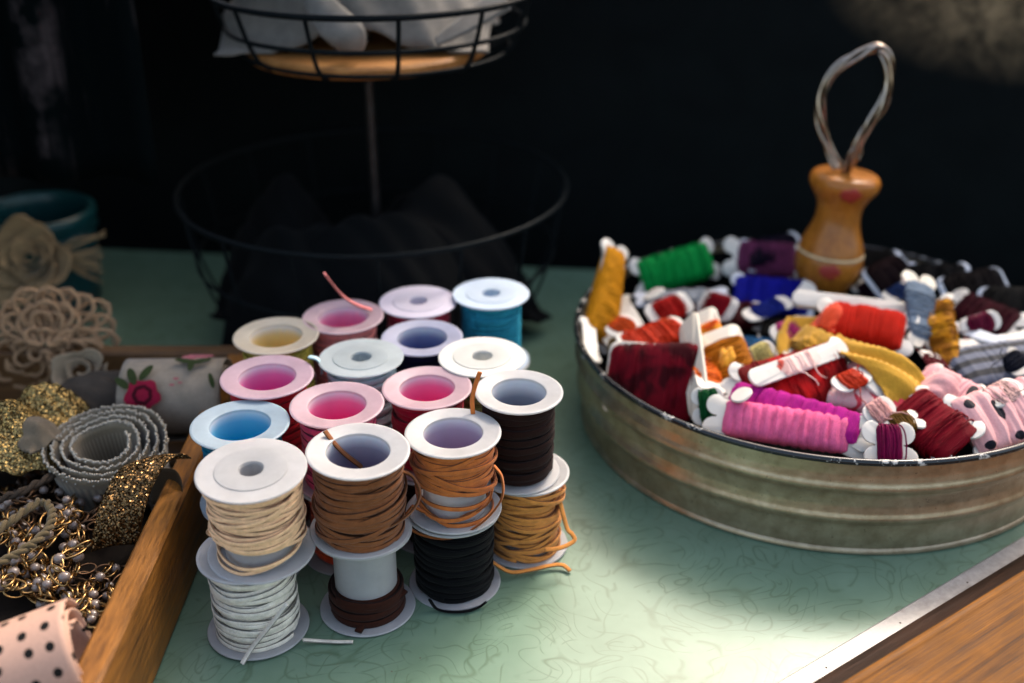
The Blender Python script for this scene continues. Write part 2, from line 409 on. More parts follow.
m = M(); along(m, [(2.08, -2.4), (2.08, 1.12), (2.16, 1.27), (2.32, 1.33), (2.5, 1.27), (2.62, 1.18), (8.5, 1.30), (8.9, 1.1), (9.0, .6), (9.0, -2.4)])
m.build('wooden_rail', wood('varnished_rail_wood', (.05, .015, .002, 1), (.30, .115, .016, 1), (.22, 7.0, 7.0), .6, 0, rot=(0, 0, -ang)), tbl, angle=50); bpy.data.materials['varnished_rail_wood'].node_tree.nodes['Principled BSDF'].inputs['Specular IOR Level'].default_value = .16
legm = wood('dark_leg_wood', (.05, .03, .02, 1), (.15, .09, .05, 1), (8, 8, .6))
for (x, y) in ((-58, -2), (-58, 70), (38, 62), (-25, 14)):
    m = M(); box(m, x, x+3, y-45, y-42, -74.9, -2.3, b=.2); m.build('leg', legm, tbl, smooth=False)

# ------------------------------------------------------------------ spools of cord
def cord_path(rng, r0, z0, z1, w, t, turns, passes, messy, seg=40, rmax=.3):
    nz = Noise(rng.random()*999, 5, .12, .75); n2 = Noise(rng.random()*999, 5, .5, 2.5); pts = []; nr = []
    tot = int(turns*seg); ph = rng.uniform(0, 2*pi)
    for i in range(tot+1):
        f = i/tot; a = 2*pi*turns*f+ph
        s = (f*passes) % 2; s = s if s <= 1 else 2-s
        lay = int(f*passes*.999)
        z = lerp(z0, z1, s)+messy*nz(a)*(z1-z0)*.5
        z = max(z0, min(z1, z))
        r = r0+t*.5+lay*t*.85+abs(n2(a*1.3))*t*1.2*(.4+messy)
        r = min(r, r0+rmax)
        pts.append((r*cos(a), r*sin(a), z)); nr.append((cos(a), sin(a), .25*messy*n2(a*2)))
    return pts, nr
def spool(px, py, z, Rf, h, cordcol, kind='open', style='suede', label='', seed=0, tint=None, tilt=(0, 0), w=.26, t=.10,
          turns=26, passes=3, messy=.25, span=(.0, 1.0), under=True, tails=(), reel=None, loops=0, rimtint=None, k=1.0, rc=None, at=None, core_k=1.0, group='spools of cord stacked in a block'):
    style_tint = tint is not None and seed >= 9
    c = Vector(at) if at else spot(px, py, z)
    z0 = z-h
    RM_ = Euler((radians(tilt[0]), radians(tilt[1]), 0)).to_matrix() @ Matrix.Rotation(seed*1.7, 3, 'Z')
    if not at: c = c-(RM_ @ Vector((0, 0, h))-Vector((0, 0, h)))
    root = empty('cord_spool', (c.x, c.y, z0), RM_.to_euler()); tag(root, label, 'spool', group)
    fl = .09; rh = Rf*.60; rcore = rc or Rf*.66; b = .035
    mats = [reel or reelmat(rimtint if rimtint else (tint if style_tint else None)), tinted(tint or cordcol, core_k)]
    m = M()
    prof = [(rh+.10, h), (Rf-.14, h), (Rf-.11, h+.015), (Rf-b, h+.015), (Rf, h-b*.3), (Rf, h-fl+b), (Rf-b, h-fl), (rcore, h-fl), (rcore, fl), (Rf-b, fl), (Rf, fl-b), (Rf, b), (Rf-b, 0),
            (.45, 0), (.42, .05), (.42, .1), (.46, .14, 1), (rh-.10, .16, 1), (rh-.03, .22, 1), (rh, .5, 1), (rh+.01, h-.30, 1), (rh+.015, h-.12), (rh+.04, h-.03)]
    if kind == 'closed':
        prof = [(r, h-zz)+tuple(q) for r, zz, *q in prof]; prof.reverse()
        # raised ring on the closed face
        prof2 = []
        for p in prof: prof2.append(p)
        prof = [p if not (abs(p[0]-.45) < 1e-6) else p for p in prof2]
    else:
        # material index belongs to the segment that starts at the point
        pass
    lathe(m, prof, 72, closed=True)
    if kind == 'closed':
        lathe(m, [(Rf*.66, h+.002), (Rf*.655, h+.030), (Rf*.63, h+.034), (.52, h+.03), (.47, h+.02), (.46, h-.03), (.42, h-1.3), (.36, h-1.4), (0, h-1.42)], 72)
    if kind == 'open':      # small moulding notch on the rim
        pass
    reelo = m.build('reel', mats, root, angle=40)
    m = M(); rng = random.Random(seed*13+5)
    zlo = fl+w*.5+(h-2*fl-w)*span[0]; zhi = fl+w*.5+(h-2*fl-w)*span[1]
    if style == 'suede': cm = suede(cordcol, k)
    else: cm = satin(cordcol, k, .38)
    zu = zlo-w*.35 if under else lerp(zlo, zhi, .42)
    lathe(m, [(rcore+.01, zu-.05), (rcore+t*.6, zu), (rcore+t*.9, (zu+zhi)/2), (rcore+t*.6, zhi+w*.35), (rcore+.01, zhi+w*.4)], 48)
    pts, nr = cord_path(rng, rcore, zlo, zhi, w, t, turns, passes, messy, rmax=Rf-rcore-.06 if messy < .6 else Rf-rcore+.1)
    sweep(m, pts, w, t, nr, n=8, sq=4.5, edge=1)
    for q in range(loops):
        zc = lerp(fl+.3, h-fl-.3, (q+.5)/loops+rng.uniform(-.12, .12)); A_ = rng.uniform(.15, .62); ph = rng.uniform(0, 6.28); nl = Noise(rng.random()*99, 4, 1, 4); P = []; NN = []
        for i in range(64):
            a = 2*pi*i/64; z_ = zc+A_*sin(a+ph)+.06*nl(a) if i else zc+A_*sin(ph)+.06*nl(0)
            z_ = min(max(z_, fl+w*.5), h-fl-w*.5); r_ = rcore+t*(3.1+.35*q % 2)+.05*sin(2*a+ph); P.append((r_*cos(a), r_*sin(a), z_)); NN.append((cos(a), sin(a), 0))
        sweep(m, P, w, t, NN, n=8, sq=4.5, edge=1, closed=True)
    Rinv = Matrix.Translation((c.x, c.y, z0)) @ RM_.to_4x4()
    Rinv = Rinv.inverted()
    for T in tails:
        P = [Rinv @ Vector(p) for p in smoothpts(T, 8)]
        sweep(m, P, w, t, None, n=8, sq=4.5, edge=1)
    m.build('cord', [cm, suede(cordcol, k*.42) if style == 'suede' else cm], root)  # darker second tone paints the shadow gaps between strands onto the cord edges
    return root

H = 3.55
lower = lambda up, **kw: None
# --- front row
spool(251, 469, 7.45, 2.0, 3.7, '#ffcda4', 'closed', label='cream cord spool with closed white top, front left corner of the stack, leaning forward', seed=1, tilt=(3, 0), messy=.5, turns=44, passes=5, span=(.28, 1), loops=12, w=.155, t=.085, under=False, k=1.0, core_k=1.1,
      tails=[[spot(252, 548, 4.3), spot(226, 541, 4.2), spot(208, 533, 4.4), spot(214, 524, 4.9)]])
spool(0, 0, 3.7, 1.95, 3.6, '#e9e4d6', 'open', at=(-9.85, 35.1, 0), label='off-white cord spool standing on the table under the cream one', seed=2, loops=2, messy=.3, turns=44, passes=4, w=.19, t=.09, under=True, k=.95, tilt=(0, 0),
      tails=[[spot(242, 664, .18), spot(252, 648, .6), spot(268, 628, 1.5), spot(287, 604, 2.6)], [spot(303, 640, .4), spot(318, 641, .14), spot(336, 642, .10), spot(353, 642, .08)]])
spool(358, 450, 7.4, 1.93, 3.6, '#8c5c38', label='brown cord spool with a loose cord end poking out of its core', seed=3, tint='#6a6480', loops=10, messy=.6, turns=44, passes=5, w=.19, t=.095, k=1.0, tilt=(1, 2), core_k=.9,
      tails=[[spot(325, 431, 7.65), spot(334, 443, 7.3), spot(346, 455, 6.6), spot(362, 467, 5.9)], [spot(395, 470, 6.6), spot(412, 476, 6.3), spot(420, 495, 5.6), spot(408, 515, 5.0), spot(380, 530, 4.6), spot(350, 526, 4.6)]])
spool(0, 0, 3.75, 1.9, 3.7, '#4a281a', at=(-5.75, 36.4, 0), label='nearly empty white spool with a little dark brown cord at its foot', seed=4, messy=.5, turns=7, passes=2, w=.32, t=.13, span=(0.0, .28), under=True, k=.8, rc=1.22,
      tails=[[spot(405, 590, 1.0), spot(392, 602, .8), spot(372, 612, .5), spot(358, 632, .2)]])
spool(453, 432, 7.2, 1.86, 3.5, '#c67a40', label='tan cord spool with slack loops and an upright cord end, on the black cord spool', seed=5, tint='#9a84a0', loops=8, span=(.42, 1), messy=.5, turns=30, passes=4, w=.18, t=.085, under=False, k=1.0, tilt=(0, 0), core_k=1,
      tails=[[spot(473, 414, 7.2), spot(472, 400, 7.7), spot(475, 386, 8.3), spot(480, 372, 8.9)],
             [spot(494, 466, 6.4), spot(502, 478, 5.9), spot(501, 500, 5.0), spot(480, 524, 4.0), spot(450, 538, 3.35), spot(420, 534, 3.3), spot(404, 521, 3.7), spot(412, 506, 4.3)],
             [spot(412, 506, 4.5), spot(436, 516, 4.0), spot(462, 516, 4.1), spot(486, 505, 4.7), spot(492, 490, 5.2)]])
spool(0, 0, 3.6, 1.88, 3.6, '#0c0f11', at=(-2.35, 38.0, 0), label='black cord spool standing on the table under the tan one', seed=6, messy=.3, turns=40, passes=4, w=.2, t=.10, k=.8,
      tails=[[spot(430, 600, .7), spot(437, 609, .15), spot(452, 612, .1), spot(468, 611, .1), spot(479, 607, .1), spot(486, 602, .3)]])
spool(519, 391, 7.65, 1.78, 3.85, '#341c15', label='full dark brown cord spool at the right end of the front row', seed=7, tint='#66738c', messy=.25, turns=34, passes=3, w=.30, t=.11, k=.85, tilt=(1, 1), core_k=.9)
spool(0, 0, 3.75, 1.85, 3.7, '#d49450', at=(0.55, 40.55, 0), label='golden tan cord spool with stray loops standing under the dark brown one', seed=8, loops=6, messy=.6, turns=40, passes=4, w=.18, t=.09, under=False, k=1.0,
      tails=[[spot(560, 488+14, 2.6), spot(567, 528, 1.7), spot(572, 534, 1.5), spot(574, 541, 1.3), spot(560, 548, 1.2), spot(545, 550, 1.2)],
             [spot(492, 562, .7), spot(510, 572, .35), spot(530, 570, .25), spot(548, 566, .2), spot(562, 565, .2), spot(570, 571, .12)]])
# --- second row and behind
spool(240, 424, 6.9, 1.94, 3.5, '#169ab8', label='teal blue cord spool behind the cream one', seed=9, tint='#1f9ac4', style='satin', messy=.15, turns=30, w=.2, t=.1)
spool(267, 376, 7.1, 1.95, 3.5, '#c0172f', label='open spool of red cord with a magenta core, left of the pale blue spool', seed=10, tint='#d24a98', messy=.12, turns=24, w=.28)
spool(276, 335, 7.0, 1.93, 3.5, '#dcd27a', label='pale yellow cord spool at the far left of the block', seed=11, tint='#d9b764', style='satin', messy=.1, turns=30, w=.2)
spool(337, 404, 7.1, 1.9, 3.5, '#d0507a', label='rose pink cord spool between the magenta-cored red one and the brown one', seed=12, tint='#e0468c', messy=.12, turns=24, w=.28)
spool(361, 357, 7.1, 1.85, 3.5, '#bcd6da', 'closed', label='very pale blue cord spool with closed white top in the middle of the block', seed=13, rimtint='#a8d4e0', messy=.12, turns=24, w=.26,
      tails=[[spot(322, 374, 6.4), spot(321, 366, 6.8), spot(317, 359, 7.25), spot(309, 357, 7.3)]])
spool(343, 316, 7.0, 1.9, 3.5, '#e8918c', label='salmon cord spool with a pink cord end sticking up', seed=14, tint='#e0649a', messy=.1, turns=24, w=.28,
      tails=[[spot(372, 310, 7.2), spot(357, 305, 7.5), spot(344, 297, 8.2), spot(334, 286, 9.0), spot(325, 274, 9.8)]])
spool(427, 387, 7.1, 1.86, 3.5, '#b3123c', label='crimson cord spool with a bright pink core behind the tan one', seed=15, tint='#e0468c', messy=.12, turns=24, w=.28)
spool(422, 337, 7.05, 1.84, 3.5, '#1f1a3c', label='navy cord spool with a dark blue core near the back', seed=16, tint='#3c4a86', messy=.1, turns=24, w=.26)
spool(418, 301, 7.05, 1.87, 3.5, '#a81c40', 'closed', label='dark red cord spool with closed lilac white top in the back row', seed=17, messy=.1, turns=24, w=.26, reel=plastic('lilac_reel_plastic', (.54, .49, .58, 1), .35, .4))
spool(482, 356, 7.2, 1.9, 3.5, '#d8dc9c', 'closed', label='spool with closed ivory top and pale lime cord behind the dark brown one', seed=18, style='satin', messy=.1, turns=30, w=.18, reel=REELW)
spool(491, 293, 7.3, 1.86, 3.6, '#5cc4dc', 'closed', label='sky blue thread spool with closed top at the far right corner of the block', seed=19, style='satin', messy=.05, turns=44, passes=3, w=.12, t=.08, reel=plastic('bluish_reel_plastic', (.46, .55, .66, 1), .35, .4))
# --- lower layer seen through the gaps
lowers = [((240, 424, 6.9), '#6a1838', 'wine coloured spool under the teal blue one'), ((267, 376, 7.1), '#8a2a20', 'spool under the one with the magenta core'), ((276, 335, 7.0), '#7d7a40', 'spool under the pale yellow one'),
          ((337, 404, 7.1), '#d8501c', 'orange cord spool under the rose pink one'), ((361, 357, 7.1), '#7a4a22', 'spool under the very pale blue one'), ((343, 316, 7.0), '#7a2030', 'spool under the salmon one'),
          ((427, 387, 7.1), '#3a2018', 'spool under the crimson one'), ((422, 337, 7.05), '#222', 'spool under the navy one'), ((418, 301, 7.05), '#552', 'spool under the one with the lilac top'),
          ((482, 356, 7.2), '#35507a', 'spool under the one with the ivory top'), ((491, 293, 7.3), '#2f93ac', 'spool under the sky blue thread spool')]
for i, ((px, py, z), cc, lb) in enumerate(lowers):
    if len(cc) == 4: cc = '#'+''.join(ch*2 for ch in cc[1:])
    c = spot(px, py, z); hh = z-(3.6 if px in (491,) else 3.5)-.03
    spool(0, 0, hh, 1.88, hh, cc, at=(c.x, c.y-.12, 0), label=lb, seed=30+i, messy=.1, turns=18, passes=2, w=.28)

# ------------------------------------------------------------------ round galvanised tin
TC = Vector((15.55, 51.6))
tin = empty('round_tin', (TC.x, TC.y, 0)); tag(tin, 'round ribbed galvanised tin with a chipped black rim, full of wound bobbins', 'tin')
def tinmat():
    N = NT('aged_galvanised_tin'); v = N.coord(100); a = N.noise(v, .5, 5, .65, .5); b = N.noise(v, 5, 4, .7); c = N.noise(v, 1.6, 3, .6)
    col = N.ramp(a, [(.3, (.29, .215, .12, 1)), (.5, (.41, .315, .19, 1)), (.7, (.54, .44, .29, 1))]); col = N.mix(.3, col, N.ramp(c, [(.35, (.16, .12, .07, 1)), (.6, (.46, .39, .27, 1))]))
    N.set(Base_Color=col, Metallic=.7, Roughness=N.ramp(b, [(.3, GREY(.26)), (.7, GREY(.42))])); N.bump(N.math('ADD', b, N.math('MULTIPLY', c, 2)), .22, .03); return N.m
def rimmat():
    N = NT('chipped_black_enamel'); v = N.coord(100); a = N.noise(v, 1.3, 6, .75, .3); chip = N.ramp(a, [(.57, GREY(0)), (.61, GREY(.8))])
    N.set(Base_Color=N.mix(chip, (.008, .010, .012, 1), (.62, .58, .52, 1)), Roughness=N.ramp(chip, [(0, GREY(.22)), (1, GREY(.6))])); N.bump(chip, .4, -.02); return N.m
TM, RM = tinmat(), rimmat()
RB, RT, TH = 11.8, 12.25, 4.85
def rad(z): return lerp(RB, RT, z/TH)
pr = [(0, .12), (RB-.35, .12), (RB-.25, 0), (RB+.02, 0), (RB+.12, .08), (RB+.12, .2), (RB+.02, .3)]
k = 46
for i in range(1, k):
    z = .3+(TH-.35)*i/k; bump = sum(.20*math.exp(-((z-q)/.26)**2) for q in (1.95, 3.55))
    bump += .035*math.exp(-((z-2.35)/.12)**2)+.035*math.exp(-((z-3.95)/.12)**2)
    pr.append((rad(z)+bump, z))
pr += [(rad(TH), TH), (rad(TH)-.1, TH)]
pr = [(a_, b_, 0) for a_, b_ in pr]+[(rad(z)-.12, z, 1) for z in (4.4, 3, 2, 1, .4)]+[(RB-.4, .2, 1), (0, .2, 1)]
dent = Noise(77, 5, 2.0, 9.0)
m = M(); lathe(m, pr, 160, wob=lambda a, z: .0025*sin(2*a+1)+.0012*sin(5*a)*z/5); INM = metal('matt_black_lining', (.004, .005, .006, 1), .8, 0, .1); INM.node_tree.nodes['Principled BSDF'].inputs['Specular IOR Level'].default_value = .05
m.build('tin_body', [TM, INM], tin, angle=50)
m = M(); pts = [((rad(TH)+.02)*cos(a)*(1+.0025*sin(2*a+1)+.0012*sin(5*a)), (rad(TH)+.02)*sin(a)*(1+.0025*sin(2*a+1)+.0012*sin(5*a)), TH+.03) for a in [2*pi*i/160 for i in range(160)]]
tube(m, pts, .15, 10, closed=True); m.build('rim', RM, tin)

# ------------------------------------------------------------------ bobbins in the tin
BG = 'bobbins heaped in the round tin'
def bobbin(a, b, w, col, label, roll=0, th=.55, style='floss', card=None, cover=.70, ribs=0, seed=0, k=1.0, lobes=True, mat=None, taperw=0, ct=.13, cat='bobbin', name='thread_bobbin'):
    """a, b: ends of the card (cm, world); roll 0 lies flat facing up"""
    a, b = Vector(a), Vector(b); X = (b-a).normalized(); L = (b-a).length
    Z = Vector((0, 0, 1)) if abs(X.z) < .5 else Vector((0, -1, .25)); Z = (Z-X*Z.dot(X)).normalized(); Y = Z.cross(X)
    roll = -roll if abs(X.z) < .5 else roll*.5
    R = Matrix((X, Y, Z)).transposed().to_4x4() @ Matrix.Rotation(radians(roll), 4, 'X')
    root = empty(name, (a+b)/2, R.to_euler()); tag(root, label, cat, BG)
    rng = random.Random(seed*7+3); card = card or CARD
    w *= 1.12; th *= 1.3 if (style == 'ribbon' or ribs) else .85; h2 = w/2; out = []
    if lobes:                                             # dog-bone card with four rounded lobes
        lr = min(w*.245, .5); pts = []
        for (sx, sy) in ((1, 1), (-1, 1), (-1, -1), (1, -1)):
            cx, cy = sx*(L/2-lr*(1+.25*rng.random())), sy*(h2-lr*.95); a0 = -90 if sx > 0 else 90
            pts.append([(cx+lr*cos(radians(a0+t)), cy+lr*sin(radians(a0+t))) for t in range(0, 181, 18)])
        P1, P2, P3, P4 = pts; xin = L/2-lr*2.1; nd = lr*1.25
        out = P1+[(xin, h2*.74), (-xin, h2*.74)]+P2+[(-L/2+nd, 0)]+P3+[(-xin, -h2*.74), (xin, -h2*.74)]+P4+[(L/2-nd, 0)]
    else:
        r = min(.45, h2*.9)
        for (sx, sy, a0) in ((1, 1, 0), (-1, 1, 90), (-1, -1, 180), (1, -1, 270)):
            out += [(sx*(L/2-r)+r*cos(radians(a0+t)), sy*(h2-r)+r*sin(radians(a0+t))) for t in range(0, 91, 18)]
    m = M(); n = len(out); tt = ct/2; e = .03
    ring = lambda z, s: [(x*(1-s/(L/2)), y*(1-s/h2), z) for x, y in out]
    vs = ring(tt, e)+ring(tt-e, 0)+ring(-tt+e, 0)+ring(-tt, e)+[(0, 0, tt), (0, 0, -tt)]
    fs = [(q*n+i, (q+1)*n+i, (q+1)*n+(i+1) % n, q*n+(i+1) % n) for q in range(3) for i in range(n)]
    fs += [(4*n, i, (i+1) % n) for i in range(n)]+[(4*n+1, 3*n+(i+1) % n, 3*n+i) for i in range(n)]
    m.add(vs, fs); m.build('card', card, root, angle=40)
    if cover > 0:
        m = M(); nx, ns = 110, 28; half = L*cover/2; nzz = Noise(seed+.5, 6, 3, 20); n2 = Noise(seed+9.1, 4, 1, 5); vs = []; uv = []
        n3 = Noise(seed+4.2, 5, 1, 3)
        for i in range(nx+1):
            f = i/nx*2-1; x = f*half
            edge = (1-abs(f)**8)**.5 if abs(f) < 1 else 0
            hw = h2*.86*(1+.03*nzz(x*2)+taperw*f); ht = (th/2)*(.78+.22*(1-f*f))*(1+.10*nzz(x*1.7+4))
            hw *= 1 if lobes else 1.19; hw = h2*.72+(hw-h2*.72)*max(edge, .15); ht = max(ct*.55, ht*max(edge, .35))
            for q in range(ns):
                an = 2*pi*q/ns; c, s = cos(an), sin(an)
                c = math.copysign(abs(c)**.62, c); s = math.copysign(abs(s)**.8, s)
                lump = 1+.07*n3(x*3+an*2)+.04*nzz(x*5+an); nr_ = ribs or 6.5
                rb = abs(sin(pi*(nr_*i/nx+(.18 if ribs else .45)*n3(an*1.3+x*.8)+.22*nzz(x*.9))))**.55; am = .42 if ribs else .09
                am *= .7+.3*n2(x*4+an); lump *= 1-am+am*rb; cw = 1-am*.22*(1-rb)
                vs.append((x+.05*n2(an*2+x), c*hw*cw, s*ht*lump)); uv.append((x, an*h2*.6))
        fs = [(i*ns+q, (i+1)*ns+q, (i+1)*ns+(q+1) % ns, i*ns+(q+1) % ns) for i in range(nx) for q in range(ns)]
        fs += [tuple(range(ns)), tuple(nx*ns+q for q in reversed(range(ns)))]
        m.add(vs, fs, 0, uv)
        if style == 'floss' and not ribs:      # single strands lying over the winding
            for s_ in range(16):
                x0 = rng.uniform(-half*.85, half*.8); sl = rng.uniform(-.25, .25); P = []; NN = []
                for q in range(25):
                    an = 2*pi*q/24; c, s = cos(an), sin(an); c = math.copysign(abs(c)**.62, c); s = math.copysign(abs(s)**.8, s)
                    P.append((x0+sl*sin(an), c*(h2*.86+.03), s*(th/2*1.0+.02)))
                P = [(x_+.05*n2(q_*.5), y_, z_*rng.uniform(.98, 1.04)) for q_, (x_, y_, z_) in enumerate(P)]; sweep(m, P, .07, .05, n=6)
        tm_ = mat or satin(col, k, .42 if style == 'floss' else .6)
        if (seed % 2 == 0 or seed > 85) and seed not in (24, 18, 36, 26):
            for q in range(2 if style == 'floss' else 1):
                x0 = rng.uniform(-half*.8, half*.8); y0 = -h2*.6; p = Vector((x0, y0, th*.45)); P = [p.copy()]; dd = Vector((rng.uniform(-1, 1), rng.uniform(-.8, .5), .35))
                for g in range(6): dd += Vector((rng.uniform(-.6, .6), rng.uniform(-.6, .6), rng.uniform(-.3, .15))); p = p+dd.normalized()*.24; P.append(p.copy())
                tube(m, smoothpts(P, 4), .035, 5, taper=lambda f: 1-.5*f)
        m.build('thread' if style == 'floss' else 'ribbon', tm_ if True else satin(col, k, .42 if style == 'floss' else .6), root)
    return root
def printmat(base, blot, scale=.8, thr=.5, rough=.6, kind='noise'):
    N = NT('printed_ribbon'); v = N.coord(100)
    if kind == 'noise':
        f = N.ramp(N.noise(v, scale, 2, .4, 1.2), [(thr-.02, GREY(0)), (thr+.02, GREY(1))])
    else:
        uv = N.coord(1, 'UV'); vo = N.n('ShaderNodeTexVoronoi', voronoi_dimensions='2D'); vo.inputs['Scale'].default_value = scale; vo.inputs['Randomness'].default_value = .45
        N.l(uv, vo.inputs['Vector']); f = N.math('LESS_THAN', vo.outputs['Distance'], thr)
    n2 = N.noise(v, 14, 2); col = N.mix(f, hexc(base), hexc(blot)); col = N.mix(.25, col, N.ramp(n2, [(.3, GREY(.35)), (.7, GREY(1))]), 'MULTIPLY')
    N.set(Base_Color=col, Roughness=rough, Specular_IOR_Level=.15); N.bump(n2, .3, .02); return N.m
def clothpile(name, label, c, size, hgt, mat, seed, cat='cloth', rot=0):
    m = M(); n1, n2, n3 = Noise(seed, 5, 1, 4), Noise(seed+1, 5, 1, 4), Noise(seed+2, 6, 3, 9)
    def fn(u, v):
        x, y = (u-.5)*2, (v-.5)*2; r = min(1.2, math.hypot(x, y)); h = hgt*max(0, 1-r*r*.75)
        h += .12*hgt*(n1(x*2.2+y*1.1)+n2(y*2.6-x))+.08*hgt*n3(x*2+2*y)
        X, Y = x*size[0]*(1+.08*n2(y*3)), y*size[1]*(1+.08*n1(x*3)); ca, sa = cos(rot), sin(rot)
        return (c[0]+X*ca-Y*sa, c[1]+X*sa+Y*ca, c[2]+max(h, .05))
    sheet(m, fn, 44, 44, .12); o = m.build(name, mat); tag(o, label, cat); return o
S = spot
CORAL = printmat('#efc9bf', '#d0404c', .9, .5)
PDOT = printmat('#dca3a4', '#1b1a22', 1.15, .24, kind='dots')
PDOT2 = printmat('#dfa7a5', '#1b1a22', .95, .22, kind='dots')
def two(hA, hB, sc_=1.2):    # two-coloured variegated thread
    N = NT('variegated_thread'); v = N.coord(100); f = N.ramp(N.noise(v, sc_, 2, .5, .5), [(.42, hexc(hA)), (.58, hexc(hB))])
    wv = N.n('ShaderNodeTexWave', bands_direction='X'); wv.inputs['Scale'].default_value = 3.5; wv.inputs['Distortion'].default_value = 3; N.l(v, wv.inputs[0])
    N.set(Base_Color=N.mix(.3, f, N.ramp(wv.outputs['Fac'], [(0, GREY(.3)), (1, GREY(1))]), 'MULTIPLY'), Roughness=.6, Specular_IOR_Level=.08); N.bump(wv.outputs['Fac'], .6, .04); return N.m

# left side of the tin
bobbin(S(616, 242, 7.6), S(596, 352, 3.6), 1.6, '#e2aa30', 'mustard ribbon bobbin standing upright at the far left of the tin, white tip up', roll=-50, th=1.1, style='ribbon', cover=.84, seed=1, taperw=.3, k=1.1)
bobbin(S(588, 318, 5.0), S(592, 362, 4.2), .9, '#c9b27a', 'small white bobbin end leaning on the left rim', roll=20, cover=0, seed=2)
bobbin(S(632, 282, 4.6), S(718, 256, 4.9), 2.2, '#10b064', 'emerald green thread bobbin on its edge at the back left of the tin', roll=-58, th=1.6, cover=.80, seed=3, k=1.2)
bobbin(S(722, 256, 5.0), S(812, 262, 5.0), 2.1, '#96587e', 'mauve thread bobbin lying behind the blue one, left of the wooden handle', roll=-50, th=.45, cover=.66, seed=4)
bobbin(S(728, 292, 4.5), S(815, 300, 4.5), 2.5, '#1c30b8', 'deep blue thread bobbin in front of the mauve one', roll=-28, th=.9, cover=.86, seed=5, card=CARDG)
bobbin(S(634, 300, 4.6), S(730, 294, 4.7), 1.1, '#cfd3d6', 'pale grey bobbin with silvery thread in front of the green one', roll=-15, th=.5, cover=.6, seed=6, card=CARDG)
bobbin(S(668, 316, 4.0), S(768, 316, 4.3), 2.3, '#6a0f2a', 'wine red thread bobbin under the grey one', roll=-10, th=1.0, cover=.86, seed=7)
bobbin(S(606, 322, 4.5), S(640, 372, 4.2), 1.2, '#d9b87c', 'white card with yellow thread just inside the left rim', roll=-30, th=.4, cover=.3, seed=8, lobes=False)
bobbin(S(618, 298, 4.9), S(640, 335, 5.0), 1.1, '#ded8cc', 'bare white bobbin beside the orange thread', roll=-20, cover=0, seed=9)
bobbin(S(622, 348, 4.9), S(688, 326, 5.2), 1.8, '#e2561c', 'orange thread bobbin behind the dark red one at the left', roll=-12, th=.8, cover=.85, seed=10)
bobbin(S(606, 376, 4.3), S(700, 384, 4.7), 3.1, '#7a1020', 'dark red thread bobbin with a cream card edge, front left', roll=-52, th=.8, cover=.96, seed=11, card=CREAM, mat=two('#3c040c', '#74091a', .9), lobes=False, taperw=.12, k=1)
bobbin(S(688, 318, 6.4), S(700, 412, 4.4), 1.3, '#ddd0b8', 'upright cream card at the right end of the dark red thread', roll=-60, cover=0, seed=12, card=CREAM, lobes=False)
bobbin(S(700, 312, 5.9), S(716, 372, 4.6), 1.5, '#e8952a', 'orange yellow thread bobbin with a pointed white card behind the mustard one', roll=-35, th=.5, cover=.55, seed=13, card=CREAM, lobes=False, mat=two('#e8a02c', '#dd5a20', 1.2))
bobbin(S(716, 330, 6.0), S(742, 398, 4.5), 1.9, '#d99520', 'golden yellow thread bobbin on a slanting cream card', roll=-25, th=.5, cover=.66, seed=14, card=CREAM, lobes=False, k=1.0)
bobbin(S(690, 372, 4.5), S(722, 380, 4.3), 1.0, '#3a2a9a', 'small violet thread bobbin between the cream card and the golden one', roll=-10, th=.5, cover=.8, seed=15)
bobbin(S(726, 346, 4.3), S(795, 352, 4.3), 1.7, '#3f7fa8', 'steel blue thread bobbin behind the coral card', roll=-10, th=.5, cover=.6, seed=16)
bobbin(S(740, 372, 4.4), S(800, 356, 4.6), 1.1, '#d9c272', 'pale yellow thread bobbin beside the golden one', roll=-15, th=.45, cover=.6, seed=17)
# front
bobbin(S(690, 408, 4.7), S(726, 404, 5.0), 1.5, '#147a4a', 'small green thread bobbin behind the front rim', roll=-50, th=.5, cover=.5, seed=18)
bobbin(S(703, 414, 4.75), S(872, 440, 4.75), 1.75, '#e87a9c', 'long pink ribbed ribbon bobbin along the front rim', roll=-42, th=.95, style='ribbon', cover=.74, ribs=13, seed=19, k=1.7)
bobbin(S(715, 392, 5.0), S(878, 436, 4.9), 1.7, '#c03a9c', 'orchid ribbed ribbon bobbin behind the long pink one', roll=-30, th=.95, style='ribbon', cover=.80, ribs=9, seed=20, k=1.35)
bobbin(S(738, 398, 5.0), S(858, 366, 5.5), 3.0, '#b8141a', 'bright red thread bobbin with a pale coral card edge in the middle', roll=-34, th=1.1, cover=.84, seed=21, mat=two('#b00c10', '#6c0408', .7))
bobbin(S(750, 380, 6.0), S(846, 346, 6.3), .8, '#d9736a', 'slanting white card fading to coral above the bright red thread', roll=-35, th=.25, cover=.42, lobes=False, seed=22, mat=printmat('#eec9bd', '#d8604f', .5, .55))
bobbin(S(820, 388, 4.9), S(922, 410, 4.8), 1.9, '#e9b9b4', 'coral and white floral ribbon bobbin right of the bright red one', roll=-22, th=.9, style='ribbon', cover=.92, seed=23, mat=CORAL)
bobbin(S(860, 444, 4.9), S(918, 447, 4.8), 1.8, '#a3156a', 'deep magenta thread bobbin at the front rim', roll=-45, th=.6, cover=.45, seed=24)
bobbin(S(894, 402, 5.1), S(968, 452, 4.7), 2.6, '#a80f3c', 'crimson thread bobbin slanting down to the front rim', roll=-30, th=1.0, cover=.82, seed=25, taperw=-.15)
bobbin(S(880, 428, 5.1), S(922, 418, 5.2), 1.0, '#9a7a3a', 'small olive gold thread bobbin behind the magenta one', roll=-15, th=.5, cover=.5, seed=26)
